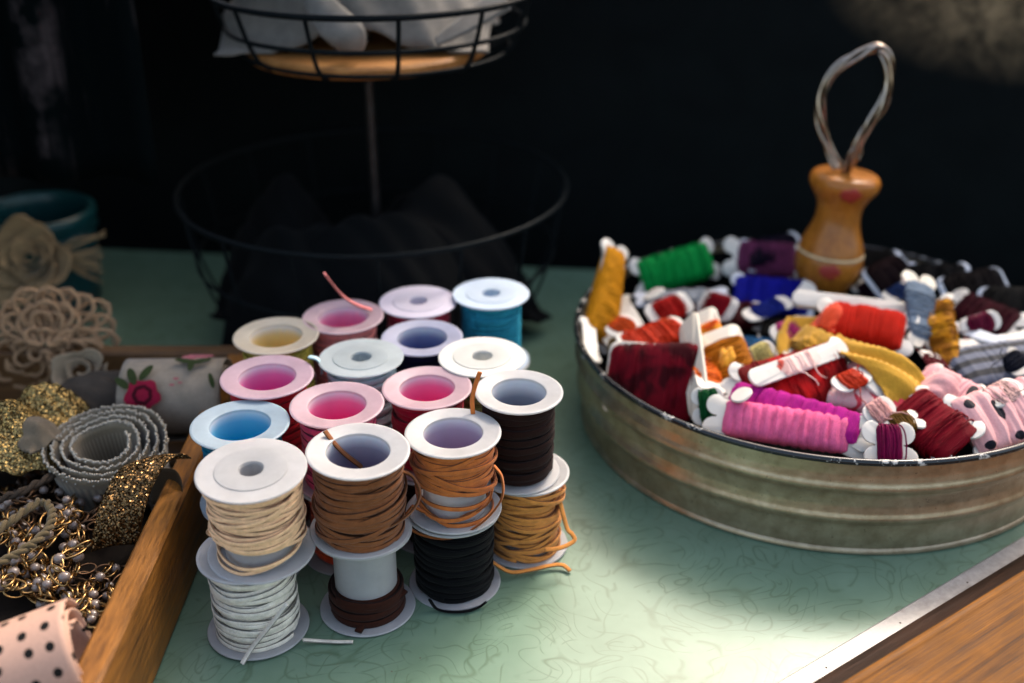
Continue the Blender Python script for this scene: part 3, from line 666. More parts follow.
# middle
bobbin(S(792, 298, 6.2), S(908, 312, 6.0), .78, '#e9e2d5', 'long bare white bobbin lying in front of the wooden handle', roll=-38, cover=0, seed=27, ct=.4, lobes=False)
bobbin(S(812, 318, 5.8), S(918, 336, 5.7), 2.4, '#e2401c', 'vermilion ribbon bobbin below the long bare white one', roll=-30, th=1.0, style='ribbon', cover=.74, seed=28, ribs=3)
bobbin(S(918, 272, 7.6), S(926, 352, 5.0), 1.8, '#6fa3bd', 'tall upright bobbin with pale blue grey edge and cream head', roll=-35, th=.5, cover=.72, seed=29, card=CREAM, mat=satin('#a9b7c6', .9, .6))
bobbin(S(938, 296, 6.6), S(948, 372, 4.8), 1.3, '#b87318', 'amber thread bobbin standing right of the pale blue grey one', roll=-30, th=.7, cover=.86, seed=30, mat=two('#c98a1c', '#8a5410', 1.5))
bobbin(S(946, 300, 5.0), S(1026, 332, 4.9), 1.9, '#6a1a35', 'burgundy thread bobbin at the back right of the tin', roll=-30, th=.8, cover=.70, seed=31)
bobbin(S(942, 322, 5.4), S(1004, 344, 5.3), .8, '#b9bccb', 'slim grey white bobbin below the burgundy thread', roll=-20, cover=0, seed=32, card=CARDG)
bobbin(S(955, 348, 5.0), S(1034, 336, 5.2), .9, '#cfcfd6', 'slim bright bobbin across the right side above the navy stripes', roll=-20, cover=0, seed=33)
def stripes():
    N = NT('navy_striped_ribbon'); v = N.coord(100); wv = N.n('ShaderNodeTexWave', bands_direction='Y'); wv.inputs['Scale'].default_value = .42; wv.inputs['Distortion'].default_value = .6; N.l(v, wv.inputs[0])
    n2 = N.noise(v, 16, 2); c = N.ramp(wv.outputs['Fac'], [(.35, hexc('#10151f')), (.6, hexc('#5b6070'))]); N.set(Base_Color=N.mix(.3, c, N.ramp(n2, [(.3, GREY(.3)), (.7, GREY(1))]), 'MULTIPLY'), Roughness=.8); return N.m
bobbin(S(950, 372, 4.9), S(1060, 356, 5.1), 2.8, '#222a3a', 'navy and grey striped ribbon bobbin near the right edge', roll=-14, th=.8, style='ribbon', cover=.92, seed=34, mat=stripes())
bobbin(S(915, 376, 5.2), S(978, 408, 5.0), 2.1, '#dca3a4', 'pink ribbon bobbin with black dots left of the larger dotted one', roll=-25, th=.9, style='ribbon', cover=.92, ribs=5, seed=35, mat=PDOT)
bobbin(S(958, 432, 4.9), S(1062, 398, 5.3), 3.0, '#dca3a4', 'large pink ribbon bobbin with black dots at the right edge of the photo', roll=-34, th=1.1, style='ribbon', cover=.88, ribs=6, seed=36, mat=PDOT2)
bobbin(S(758, 328, 4.2), S(812, 336, 4.2), 1.8, '#0b0d12', 'black thread bobbin between the wine red one and the mustard ribbon', roll=-10, th=.8, cover=.9, seed=37)
bobbin(S(850, 372, 4.6), S(935, 300, 4.2), 1.6, '#3a0d1a', 'dark maroon thread bobbin under the mustard ribbon', roll=-10, th=.8, cover=.9, seed=38)
bobbin(S(960, 372, 4.3), S(985, 330, 4.3), 1.5, '#2a1a16', 'dark bobbin with a red and gold twist near the amber one', roll=-10, th=.6, cover=.9, seed=39, mat=two('#140c0c', '#7a1c22', 1.5))
bobbin(S(855, 284, 4.6), S(900, 298, 4.6), 1.3, '#4a1c3c', 'plum thread bobbin behind the long bare white one', roll=-10, th=.6, cover=.8, seed=40)
bobbin(S(872, 392, 5.4), S(905, 366, 5.9), 1.3, '#e9e2d5', 'wide white card tip sticking out of the mustard ribbon', roll=-25, cover=0, seed=41, lobes=False, ct=.2)
# mustard ribbon draped in the middle of the tin
def drape():
    root = None; m = M()
    ctr = smoothpts([S(800, 362, 4.4), S(806, 330, 5.3), S(832, 342, 5.9), S(860, 352, 6.3), S(884, 362, 6.3), S(904, 380, 5.9), S(914, 404, 5.1)], 8)
    nz = Noise(3, 5, 1, 5)
    def fn(u, v):
        i = u*(len(ctr)-1); k = min(int(i), len(ctr)-2); c = ctr[k].lerp(ctr[k+1], i-k); T = (ctr[k+1]-ctr[k]).normalized()
        side = T.cross(Vector((0, -.35, 1))).normalized(); wv = .95*(1+.25*sin(7*u+1))
        return c+side*((v-.5)*2*wv)+Vector((0, 0, .2*sin(9*v+11*u)+.2*nz(14*u+9*v)-.5*(v-.5)**2))
    sheet(m, fn, 60, 18, .07)
    o = m.build('ribbon', cloth('#c9962f', .9)); tag(o, 'crumpled mustard gold ribbon draped over the middle of the tin', 'ribbon')
drape()
more = [(612, 336, 632, 318, 5.2, 1.1, '#e8762a', 'small tangerine thread bobbin tucked behind the dark red one', 1), (648, 318, 690, 300, 5.0, 1.2, '#c92a1c', 'small scarlet thread bobbin between the grey one and the orange thread', 1),
 (646, 300, 662, 288, 5.2, .8, '#ddd', 'little white bobbin lying in front of the emerald one', 0), (700, 300, 735, 312, 5.3, 1.2, '#b01438', 'cherry red thread bobbin on top of the wine red one', 1),
 (745, 318, 790, 300, 5.1, 1.0, '#1c46a8', 'small cobalt thread bobbin lying on the deep blue one', 1), (772, 338, 808, 322, 5.3, 1.0, '#d65c9a', 'small pink thread bobbin left of the mustard ribbon', 1),
 (700, 345, 712, 392, 5.3, 1.2, '#f08a20', 'bright orange thread bobbin between the cream card and the golden one', 1), (748, 362, 775, 348, 5.7, 1.0, '#efe0a0', 'small cream and yellow thread bobbin behind the coral card', 1),
 (835, 388, 868, 372, 5.9, 1.0, '#e25a2c', 'small orange red thread bobbin under the white card tip', 1), (866, 420, 892, 402, 5.7, .9, '#f3c6c0', 'tiny blush pink bobbin beside the olive gold one', 1),
 (928, 352, 950, 384, 5.6, 1.0, '#8c1c3a', 'small raspberry thread bobbin above the dotted ribbons', 1), (960, 330, 1000, 318, 5.8, .9, '#8f2a56', 'small plum red thread bobbin on the burgundy one', 1),
 (985, 402, 1020, 384, 6.1, 1.1, '#f0cfc8', 'pale blush ribbon bobbin on the dotted ribbons at the right', 1), (800, 300, 812, 284, 5.4, .8, '#d8d2c6', 'short white bobbin end at the foot of the wooden handle', 0),
 (735, 402, 748, 388, 5.9, .8, '#f4efe4', 'small round ended white bobbin above the pink ribbed ribbon', 0), (690, 330, 718, 322, 5.5, .9, '#e8b64a', 'small honey yellow thread bobbin beside the pointed card', 1),
 (886, 300, 912, 284, 5.6, .9, '#3a5a8a', 'small slate blue thread bobbin left of the tall upright one', 1), (1000, 352, 1030, 372, 5.7, 1.0, '#2c3448', 'small slate thread bobbin on the striped ribbon', 1)]
for q, (xa, ya, xb, yb, z_, w_, c_, l_, cv) in enumerate(more):
    bobbin(S(xa, ya, z_-.35), S(xb, yb, z_), w_, c_, l_, roll=(-10, -35, 15, -50)[q % 4], th=.38, cover=.62 if cv else 0, seed=90+q, lobes=False)
for q, (px, py, z_, sx, sy, c_, l_) in enumerate([(668, 338, 5.2, 1.1, .7, '#e4602a', 'crumpled orange fabric scrap between the orange thread and the cream card'), (832, 322, 6.4, 1.2, .6, '#e04a26', 'red orange fabric folded over the long white bobbin'),
    (815, 352, 5.6, 1.0, .8, '#c9952f', 'mustard fabric scrap at the left end of the draped ribbon'), (868, 380, 5.8, 1.2, .7, '#e89a96', 'coral pink fabric scrap right of the bright red thread'),
    (940, 392, 5.9, 1.2, .8, '#e6aaa8', 'soft pink fabric scrap lying on the smaller dotted ribbon'), (728, 366, 5.6, .8, .6, '#e9a22e', 'amber fabric scrap beside the golden yellow thread'), (935, 330, 6.0, .6, 1.2, '#b9812a', 'bronze yellow fabric strip beside the amber thread')]):
    o = clothpile('fabric_scrap', l_, tuple(S(px, py, z_-.7)), (sx, sy), .9, cloth(c_, .85), 70+q*3, 'fabric scrap', q*.9); o['group'] = 'fabric scraps in the round tin'
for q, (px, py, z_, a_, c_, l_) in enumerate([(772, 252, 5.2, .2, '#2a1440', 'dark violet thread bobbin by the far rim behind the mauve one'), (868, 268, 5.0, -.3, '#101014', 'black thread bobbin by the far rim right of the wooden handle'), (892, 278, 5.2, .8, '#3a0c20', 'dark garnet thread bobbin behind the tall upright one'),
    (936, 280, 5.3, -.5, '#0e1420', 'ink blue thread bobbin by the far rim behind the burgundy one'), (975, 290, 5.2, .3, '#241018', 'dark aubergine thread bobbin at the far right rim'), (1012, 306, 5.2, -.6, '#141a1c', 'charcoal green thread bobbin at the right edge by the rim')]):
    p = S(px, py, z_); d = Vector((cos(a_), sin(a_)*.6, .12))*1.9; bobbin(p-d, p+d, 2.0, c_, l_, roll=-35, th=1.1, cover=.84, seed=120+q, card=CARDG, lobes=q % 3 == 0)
# deep fillers: thread showing dark between the upper bobbins
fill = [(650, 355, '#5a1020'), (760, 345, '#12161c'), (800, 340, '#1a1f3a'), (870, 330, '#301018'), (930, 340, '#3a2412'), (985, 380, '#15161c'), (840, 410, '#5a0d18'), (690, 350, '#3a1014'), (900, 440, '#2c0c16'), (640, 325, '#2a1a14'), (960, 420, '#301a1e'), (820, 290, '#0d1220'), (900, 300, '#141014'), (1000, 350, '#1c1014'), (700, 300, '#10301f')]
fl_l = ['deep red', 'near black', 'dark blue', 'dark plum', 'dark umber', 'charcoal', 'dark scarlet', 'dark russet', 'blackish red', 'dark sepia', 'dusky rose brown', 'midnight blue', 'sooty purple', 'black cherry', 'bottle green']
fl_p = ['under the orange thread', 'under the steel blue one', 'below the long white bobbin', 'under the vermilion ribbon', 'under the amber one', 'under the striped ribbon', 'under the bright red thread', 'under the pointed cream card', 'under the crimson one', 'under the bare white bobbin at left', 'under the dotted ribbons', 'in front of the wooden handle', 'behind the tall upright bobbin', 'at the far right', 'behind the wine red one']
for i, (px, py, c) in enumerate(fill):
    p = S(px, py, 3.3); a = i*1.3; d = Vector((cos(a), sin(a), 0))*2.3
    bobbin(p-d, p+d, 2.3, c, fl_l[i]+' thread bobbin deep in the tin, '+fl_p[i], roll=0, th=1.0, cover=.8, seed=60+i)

# ------------------------------------------------------------------ wooden handle with twisted wire loop
hb = S(823, 288, 4.3)
hd = empty('wooden_handle_tool', hb, (radians(-2), radians(4.5), 0)); tag(hd, 'turned wooden handle with a twisted silver wire loop standing among the bobbins', 'handle')
u = 63/1150
pf = [(0, -.9), (17, -.9), (21, -.5), (24, .2), (28, .75), (32, 1.4), (33.2, 2.0), (32.4, 2.50), (31.5, 2.62), (31.5, 2.86), (31.6, 2.95), (29, 3.5), (25, 4.2), (22, 4.9), (21.3, 5.5), (22.5, 6.1), (27, 6.7), (31.5, 7.15), (33.5, 7.5), (33.2, 7.85), (31, 8.1), (27, 8.22), (12, 8.28), (0, 8.3)]
pf = [(r*u, z*.80) for r, z in pf]
sp = smoothpts([(r, 0, z) for r, z in pf], 3); m = M(); lathe(m, [(max(p.x, 0), p.z) for p in sp], 56)
hm = wood('turned_orange_wood', (.26, .075, .008, 1), (.58, .215, .028, 1), (6, 6, .8), .30, .3, bump=.12)
m.build('handle_body', hm, hd)
red = plastic('faded_red_paint', (.33, .03, .02, 1), .5, 0)
def rat(z):
    for (r0, z0), (r1, z1) in zip(pf, pf[1:]):
        if z0 <= z <= z1: return lerp(r0, r1, (z-z0)/(z1-z0+1e-9))
    return 1
for zc, ac in ((7.25*.8, radians(-93)), (1.95*.8, radians(-102))):
    m = M()
    def fn(u_, v_):
        x_, y_ = 2*u_-1, 2*v_-1; x_, y_ = x_*math.sqrt(1-y_*y_*.42), y_*math.sqrt(1-x_*x_*.42); z = zc+y_*.42*(1+.15*sin(5*x_)); a = ac+x_*.30*(1+.12*sin(4*y_+1)); rr = math.hypot(u_-.5, v_-.5); r = rat(z)+.008
        return (r*cos(a), r*sin(a), z)
    sheet(m, fn, 8, 8, .012); m.build('red_mark', red, hd)
m = M(); tube(m, [(rat(2.74*.8)*cos(a)+.0*a, rat(2.74*.8)*sin(a), 2.74*.8) for a in [2*pi*i/60 for i in range(60)]], .07, 8, closed=True); m.build('string_band', cloth('#e6cfa2', .9), hd)
steel = metal('worn_silver_wire', (.36, .30, .25, 1), .10, 1.0, .1)
yy = hb.y
ref = [(838, 168), (831, 150), (824, 128), (822, 105), (830, 82), (846, 66), (864, 54), (878, 47), (885, 55), (886, 78), (879, 102), (866, 124), (855, 145), (848, 162), (844, 172)]
ctr = smoothpts([spoty(x, y, yy)-hb+Vector((0, .5*sin(i*.45), 0)) for i, (x, y) in enumerate(ref)], 8)
inv = Euler((radians(-2), radians(4.5), 0)).to_matrix().inverted(); ctr = [inv @ p for p in ctr]
for s_ in range(4):
    m = M(); P = []
    for i, p in enumerate(ctr):
        T = (ctr[min(i+1, len(ctr)-1)]-ctr[max(i-1, 0)]).normalized(); B = Vector((0, 1, 0)); N_ = T.cross(B).normalized()
        a = i/len(ctr)*2*pi*1.7+s_*pi/2; rr = .19+.06*sin(i*.3+s_)
        P.append(p+N_*(cos(a)*rr)+B*(sin(a)*rr))
    tube(m, P, .11, 8); m.build('wire_strand', steel, hd)
m = M(); tube(m, smoothpts([inv @ (spoty(x, y, yy-.4)-hb) for x, y in ((858, 160), (862, 152), (858, 147), (850, 152), (846, 166))], 6), .07, 8); m.build('wire_hook', steel, hd)

# ------------------------------------------------------------------ tiered wire basket
bx, by = -7.8, 62.3
bs = empty('tiered_basket_stand', (bx, by, 0)); tag(bs, 'two-tier black wire basket stand behind the spools', 'basket stand')
def ringpts(R, z, n=96): return [(R*cos(2*pi*i/n), R*sin(2*pi*i/n), z) for i in range(n)]
def basket(name, rings, nw, r, base_z, base_r, off=0):
    m = M()
    for R, z, rr in rings: tube(m, ringpts(R, z), rr, 8, closed=True)
    prof = [(0.0, base_z)]+[(R, z) for R, z, _ in rings[::-1]]
    for i in range(nw):
        a = 2*pi*(i+off)/nw; P = [(R*cos(a), R*sin(a), z) for R, z in prof]
        tube(m, smoothpts(P, 5), r, 6)
    return m.build(name, BLACKWIRE, bs)
basket('lower_basket', [(10.9, 8.9, .14), (10.2, 5.2, .09), (8.9, 2.2, .09), (6.6, .45, .14)], 16, .08, .45, 6.6, .3)
ub = basket('upper_basket', [(8.45, 19.7, .16), (7.9, 18.0, .12), (7.1, 16.7, .10), (5.2, 16.15, .13)], 12, .12, 16.15, 5.2, .45)
ub.location.x = .006
m = M(); tube(m, [(0, 0, .4), (0, 0, 5), (0, 0, 10), (0, 0, 15.4), (0, 0, 24), (0, 0, 26)], .26, 12); m.build('pole', metal('satin_black_pole', (.05, .045, .045, 1), .35, .8), bs)
m = M(); lathe(m, [(.3, 16.3), (6.2, 16.3), (6.4, 16.45), (6.4, 16.8), (6.25, 16.95), (.3, 16.95)], 72, closed=True); m.build('wooden_disc', wood('pale_disc_wood', (.24, .085, .015, 1), (.50, .23, .065, 1), (1, 7, 7), .5, .1), bs, angle=40)
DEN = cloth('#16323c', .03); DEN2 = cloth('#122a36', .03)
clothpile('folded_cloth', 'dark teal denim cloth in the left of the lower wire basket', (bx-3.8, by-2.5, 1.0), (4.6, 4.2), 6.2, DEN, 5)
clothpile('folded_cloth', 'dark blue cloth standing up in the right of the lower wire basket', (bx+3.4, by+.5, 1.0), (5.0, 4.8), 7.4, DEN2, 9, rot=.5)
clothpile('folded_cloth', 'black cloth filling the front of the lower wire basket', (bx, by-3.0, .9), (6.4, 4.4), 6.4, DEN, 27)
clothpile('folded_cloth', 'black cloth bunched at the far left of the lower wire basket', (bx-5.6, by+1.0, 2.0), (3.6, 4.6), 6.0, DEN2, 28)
# grey linen in the upper basket
linen = cloth('#c4bdb2', .3); LC = Vector((bx, by, 16.25))
clothpile('linen_napkin', 'light grey linen napkin heaped in the upper basket', (LC.x-.3, LC.y+1.2, 17.0), (7.0, 5.0), 6.0, linen, 15)
m = M(); tl = smoothpts([spoty(312, -8, 58.5), spoty(330, 18, 57.6), spoty(347, 36, 57.0), spoty(356, 52, 57.4)], 8)
wd = lambda f: .25+1.3*math.sin(pi*min(1, f*.9+.06))**.8
def fn(u, v):
    i = u*(len(tl)-1); k = min(int(i), len(tl)-2); p = tl[k].lerp(tl[k+1], i-k); return p+Vector((1, .15, .35))*((v-.5)*wd(u)*1.2)+Vector((0, -.35*sin(pi*v), 0))
sheet(m, fn, 26, 10, .1); o = m.build('napkin_corner', linen); tag(o, 'pointed white cloth corner hanging in the upper basket', 'cloth')
m = M()
tl2 = smoothpts([spoty(436, 42, 57.5), spoty(462, 26, 57.5), spoty(488, 8, 58), spoty(505, -6, 58.5)], 8)
def fn(u, v):
    i = u*(len(tl2)-1); k = min(int(i), len(tl2)-2); p = tl2[k].lerp(tl2[k+1], i-k); return p+Vector((-.3, 1, .5))*((v-.5)*1.6*(.3+u))
sheet(m, fn, 24, 8, .12); o = m.build('rolled_cloth', linen); tag(o, 'pale rolled cloth edge at the right of the upper basket', 'cloth')

# ------------------------------------------------------------------ teal pot with burlap flower
pc = Vector((-28.6, 65.2, 0)); pot = empty('teal_pot', pc); tag(pot, 'round teal pot with a rolled rim behind the tray', 'pot')
TEAL = plastic('teal_glaze', (.003, .05, .055, 1), .3, 0)
m = M(); lathe(m, [(0, 0), (2.75, 0), (2.9, .15), (3.1, 2), (3.2, 4.4), (3.28, 5.5), (3.42, 5.75), (3.48, 6.1), (3.40, 6.35), (3.2, 6.4), (3.05, 6.2), (3.02, 5.6), (2.95, 3), (2.7, .4), (0, .35)], 64); m.build('pot_body', TEAL, pot, angle=60)
m = M(); tube(m, ringpts(3.36, 5.2, 64), .1, 8, closed=True); m.build('rim_band', TEAL, pot)
BUR = cloth('#b89a70', .55, 14)
fc = spoty(34, 262, 60.6)
fl = empty('burlap_flower', fc); tag(fl, 'tan burlap rose with frayed tails tied on the teal pot', 'fabric flower')
def rosette(parent, R, turns, hgt, mat, seed, name='petals', facing=(0, -1, .45), ruffle=.2):
    Fv = Vector(facing).normalized(); Xv = Fv.orthogonal().normalized(); Yv = Fv.cross(Xv); nz = Noise(seed, 6, .5, 3.5); m = M()
    def fn(u, v):
        a = 2*pi*turns*u; r = .12+(R-.12)*u**.8; r *= 1+.16*nz(a); fl_ = v*hgt*(.5+.5*u)*(1+.35*nz(a*2.3+1))
        rr = r+fl_*.75*(.3+u)+ruffle*v*sin(a*2.7+seed)*u; d = (1-u)*hgt*.65+fl_*.65+.12*nz(a*1.7+v)
        return Xv*(rr*cos(a))+Yv*(rr*sin(a))+Fv*d
    sheet(m, fn, int(turns*30), 6, .06); return m.build(name, mat, parent)
rosette(fl, 1.25, 5.2, 1.2, BUR, 4, ruffle=.4, facing=(.1, -1, .75))
for k_ in range(22):
    rng = random.Random(k_); m = M(); p0 = Vector((1.1, .3, rng.uniform(-.2, .8))); 
    e = spoty(rng.uniform(88, 106), rng.uniform(228, 285), 61.5)-fc
    tube(m, smoothpts([p0, (p0+e)/2+Vector((0, -.3, rng.uniform(-.3, .5))), e], 8), .06, 6); m.build('raffia_tail', BUR, fl)

# ------------------------------------------------------------------ wooden tray
tr = empty('wooden_tray', (-26, 36, 0)); tag(tr, 'wooden tray with worn brown sides holding trims and ribbons at the left', 'tray')
TW = wood('worn_tray_wood', (.040, .013, .003, 1), (.36, .14, .020, 1), (4, .35, 4), .45, .15, bump=.5)
TW2 = wood('worn_tray_wood_end', (.05, .022, .008, 1), (.20, .10, .035, 1), (.35, 4, 4), .5, .1)
def tbox(name, x0, x1, y0, y1, z0, z1, mat): m = M(); box(m, x0+26, x1+26, y0-36, y1-36, z0, z1, b=.12); return m.build(name, mat, tr, smooth=False)
tbox('side_board', -14.15, -13.1, 18, 50.9, 0.02, 4.0, TW); tbox('side_board', -35, -34, 18, 50.9, 0.02, 4.0, TW)
tbox('end_board', -35, -13.1, 50.93, 51.9, 0.02, 3.95, TW2); tbox('end_board', -35, -13.1, 17, 17.97, 0.02, 3.95, TW2)
tbox('base_board', -33.97, -14.18, 18, 50.9, 0.1, .5, TW2)

# ------------------------------------------------------------------ trims in the tray
# dotted ribbon roll, front
def roll(name, label, c, axis, R, L, mat, turns=2.5, seed=0, th=.07, cat='ribbon roll', core=.9, squash=1.0, us=None, endk=0):
    X = Vector(axis).normalized(); Z = Vector((0, 0, 1)); Z = (Z-X*Z.dot(X)).normalized() if abs(X.z) < .95 else Vector((0, 1, 0)); Y = Z.cross(X)
    root = empty(name, c, Matrix((X, Y, Z)).transposed().to_euler()); tag(root, label, cat)
    m = M(); nz = Noise(seed, 5, 1, 4)
    def fn(u, v):
        a = -2*pi*turns*u+1.6; r = R*lerp(core*.62, 1, u)*(1+.025*nz(a)); 
        return ((v-.5)*L*(1-.0*u)+.06*nz(a*1.3), r*cos(a)*squash, r*sin(a))
    sheet(m, fn, int(turns*36), 14, th, us=2*pi*R*turns*.85, vs_=L)
    m.build('ribbon', mat, root); return root
POLKA = printmat('#c09a86', '#14120f', 1.35, .2, kind='dots')
roll('polka_dot_roll', 'dusty pink ribbon roll with black dots at the bottom left', S(40, 668, 3.5), (1, .32, .24), 1.85, 3.0, POLKA, 2.2, 3)
# floral ribbon roll
fr = roll('floral_ribbon_roll', 'white ribbon roll printed with roses lying by the far end of the tray', S(178, 396, 3.8)+Vector((0, 0, -.1)), (1, .02, 0), 2.0, 4.6, cloth('#cfc0ac', .38, 14), 2.6, 6)
ROSE, ROSED, LEAF, PINK = cloth('#a5103c', .55), cloth('#5e0a24', .4), cloth('#46562f', .4), cloth('#c96a78', .5)
def patch(m, cx, cy, pts, R=2.07, lift=.0):
    """closed outline in (axis position, arc length from the top) laid on the roll"""
    n = len(pts); vs = []
    for s in (1, .55, .0):
        for x, y in pts:
            a = (cy+y*s)/R; vs.append((cx+x*s, -(R+lift)*sin(a), (R+lift)*cos(a)))
    fs = [(q*n+i, q*n+(i+1) % n, (q+1)*n+(i+1) % n, (q+1)*n+i) for q in range(2) for i in range(n)]
    m.add(vs, fs)
def blob(rng, r, sx=1, sy=1, rot=0, lob=5, amp=.12):
    out = []
    for i in range(22):
        a = 2*pi*i/22; q = r*(1+amp*sin(lob*a+rng.random()*.5)); x, y = q*cos(a)*sx, q*sin(a)*sy; out.append((x*cos(rot)-y*sin(rot), x*sin(rot)+y*cos(rot)))
    return out
rng = random.Random(5)
m = M(); patch(m, -1.05, 2.05, blob(rng, .72, 1.1, 1.0)); m.build('rose_print', ROSE, fr)
m = M()
for q in range(7): a = q*.9; patch(m, -1.05+.36*cos(a), 2.05+.36*sin(a), blob(rng, .13, 1.9, .7, a+1.4, 2, .1), lift=.012)
m.build('rose_shading', ROSED, fr)
m = M()
for (x, y, r_, s_, ro) in ((-1.6, 1.15, .36, .55, 1.1), (-1.0, .95, .36, .55, 2.0), (-2.0, 1.5, .3, .6, .6), (.6, .2, .38, .45, .2), (1.3, .25, .4, .4, 2.8), (.95, .5, .3, .5, 1.5), (2.0, 1.4, .3, .4, 1.2)): patch(m, x, y, blob(rng, r_, 1.3, s_, ro, 2, .05), lift=.005)
m.build('leaf_print', LEAF, fr)
m = M()
for (x, y, r_) in ((.9, -.15, .34), (1.4, -.25, .3), (.4, 1.3, .09), (.6, 1.5, .07), (.25, 1.6, .08), (1.0, -.3, .3)): patch(m, x, y, blob(rng, r_, 1.5, .6), lift=.008)
m.build('bud_print', PINK, fr)
# silver sequined trim coiled upright
def trimmat():
    N = NT('silver_pleated_trim'); uv = N.coord(1, 'UV'); wv = N.n('ShaderNodeTexWave', bands_direction='X'); wv.inputs['Scale'].default_value = 1.35; wv.inputs['Distortion'].default_value = .6; N.l(uv, wv.inputs[0])
    sep = N.n('ShaderNodeSeparateXYZ'); N.l(uv, sep.inputs[0]); v = sep.outputs[1]
    mid = N.math('MULTIPLY', N.math('GREATER_THAN', v, .28), N.math('LESS_THAN', v, .80)); c = N.mix(wv.outputs['Fac'], hexc('#5f5545'), hexc('#8a7e68')); c = N.mix(mid, hexc('#6f6450'), c)
    N.set(Base_Color=c, Roughness=.6, Sheen_Weight=.3); N.bump(wv.outputs['Fac'], .2, .02); return N.m
tc_ = S(112, 470, 2.4); tc_.z = 2.2
st = empty('sequin_trim_coil', tc_, (radians(14), 0, 0)); tag(st, 'coiled silver trim with sequined edges standing in the tray', 'trim')
turns, W_ = 4.2, 2.9
def tp(u): a = -2*pi*turns*u+.6; r = lerp(1.05, 2.6, u); return a, r
m = M()
def fn(u, v): a, r = tp(u); rr = r*(1-.16*(1-v)); return (rr*1.05*cos(a), rr*.95*sin(a), (v-.35)*W_+.12*sin(a*2)*v)
sheet(m, fn, 200, 8, .07, us=46, vs_=1); m.build('trim_band', trimmat(), st)
m = M(); rng = random.Random(8)
for i in range(520):
    u = i/520; a, r = tp(u); r += rng.uniform(-.06, .06); zz = W_*.65+rng.uniform(-.02, .07)+.12*sin(a*2)
    ball(m, (r*1.05*cos(a), r*.95*sin(a), zz), .062, 6, 4)
for i in range(260):
    u = .72+.28*i/260; a, r = tp(u); v_ = rng.choice((.04, .12, .2, .9)); rr = r*(1-.16*(1-v_))+.05; ball(m, (rr*1.05*cos(a), rr*.95*sin(a), (v_-.35)*W_+.12*sin(a*2)*v_), .055, 6, 4)
o = m.build('sequins', metal('silver_sequins', (.46, .43, .37, 1), .35, .7), st); o['kind'] = 'stuff'
def glitter(name, hx, hx2, scale=22):
    N = NT(name); v = N.coord(100); vo = N.n('ShaderNodeTexVoronoi'); vo.inputs['Scale'].default_value = scale; N.l(v, vo.inputs['Vector'])
    sc_ = N.n('ShaderNodeSeparateColor'); N.l(vo.outputs['Color'], sc_.inputs[0])
    col = N.mix(sc_.outputs[0], hexc(hx), hexc(hx2)); geo = N.n('ShaderNodeNewGeometry')
    s1 = N.n('ShaderNodeVectorMath', operation='SUBTRACT'); N.l(vo.outputs['Color'], s1.inputs[0]); s1.inputs[1].default_value = (.5, .5, .5)
    s2 = N.n('ShaderNodeVectorMath', operation='SCALE'); N.l(s1.outputs[0], s2.inputs[0]); s2.inputs['Scale'].default_value = 1.5
    s3 = N.n('ShaderNodeVectorMath', operation='ADD'); N.l(geo.outputs['Normal'], s3.inputs[0]); N.l(s2.outputs[0], s3.inputs[1])
    s4 = N.n('ShaderNodeVectorMath', operation='NORMALIZE'); N.l(s3.outputs[0], s4.inputs[0]); N.l(s4.outputs[0], N.b.inputs['Normal'])
    N.set(Base_Color=col, Metallic=.85, Roughness=.22); return N.m
BRZ, GLD = glitter('bronze_glitter', '#150d07', '#8a6c44', 18), glitter('gold_glitter', '#241a0c', '#c0a468', 19)
# bronze glitter ribbon hanging in an arc
g0 = [S(168, 462, 4.9), S(158, 458, 5.2), S(142, 468, 5.1), S(128, 492, 4.5), S(119, 520, 3.6), S(115, 548, 2.4)]
gc = smoothpts(g0, 8); m = M()
def fn(u, v):
    i = u*(len(gc)-1); k = min(int(i), len(gc)-2); p = gc[k].lerp(gc[k+1], i-k); return p+Vector((1.0, .10, .12)).normalized()*((v-.5)*1.9)+Vector((0, 0, .12*cos(pi*(v-.5))))
sheet(m, fn, 40, 12, .06); o = m.build('glitter_ribbon', BRZ); tag(o, 'dark bronze glitter ribbon curling down beside the tray side', 'ribbon')
m = M()
g1 = smoothpts([S(150, 470, 4.2), S(175, 470, 4.5), S(182, 495, 3.9), S(165, 530, 2.6)], 8)
def fn(u, v):
    i = u*(len(g1)-1); k = min(int(i), len(g1)-2); p = g1[k].lerp(g1[k+1], i-k); return p+Vector((.05, .1, 1.0))*((v-1.0)*1.6)
sheet(m, fn, 30, 8, .05); o = m.build('sheer_ribbon', cloth('#5a4a38', .5)); tag(o, 'sheer brown ribbon loop behind the bronze glitter one', 'ribbon')
# gold glitter bow
clothpile('gold_glitter_ribbon', 'gold glitter ribbon crumpled in a heap at the left edge', tuple(S(14, 452, 3.0)), (2.7, 2.3), 2.0, GLD, 52, 'ribbon', .3)
clothpile('gold_glitter_ribbon', 'smaller gold glitter ribbon tuft beside the lace flower and felt', tuple(S(50, 424, 3.4)), (1.7, 1.2), 1.9, GLD, 57, 'ribbon', .2)
clothpile('gauze_ribbon', 'pale gauze ribbon showing between the two gold glitter heaps', tuple(S(36, 440, 3.9)), (.9, 1.0), 1.0, cloth('#a2937c', .4), 61, 'ribbon', .9)
# grey felt folds
clothpile('felt_scrap', 'folded grey felt lying beside the floral ribbon roll', tuple(S(100, 405, 3.0)), (2.7, 1.5), 1.5, cloth('#6e655c', .35), 31, 'cloth', .35)
clothpile('dark_cloth', 'dark brown cloth scrap lying behind the chains', (-23.5, 37.5, .6), (8, 8), 1.4, cloth('#1a120c', .6), 35, 'cloth')
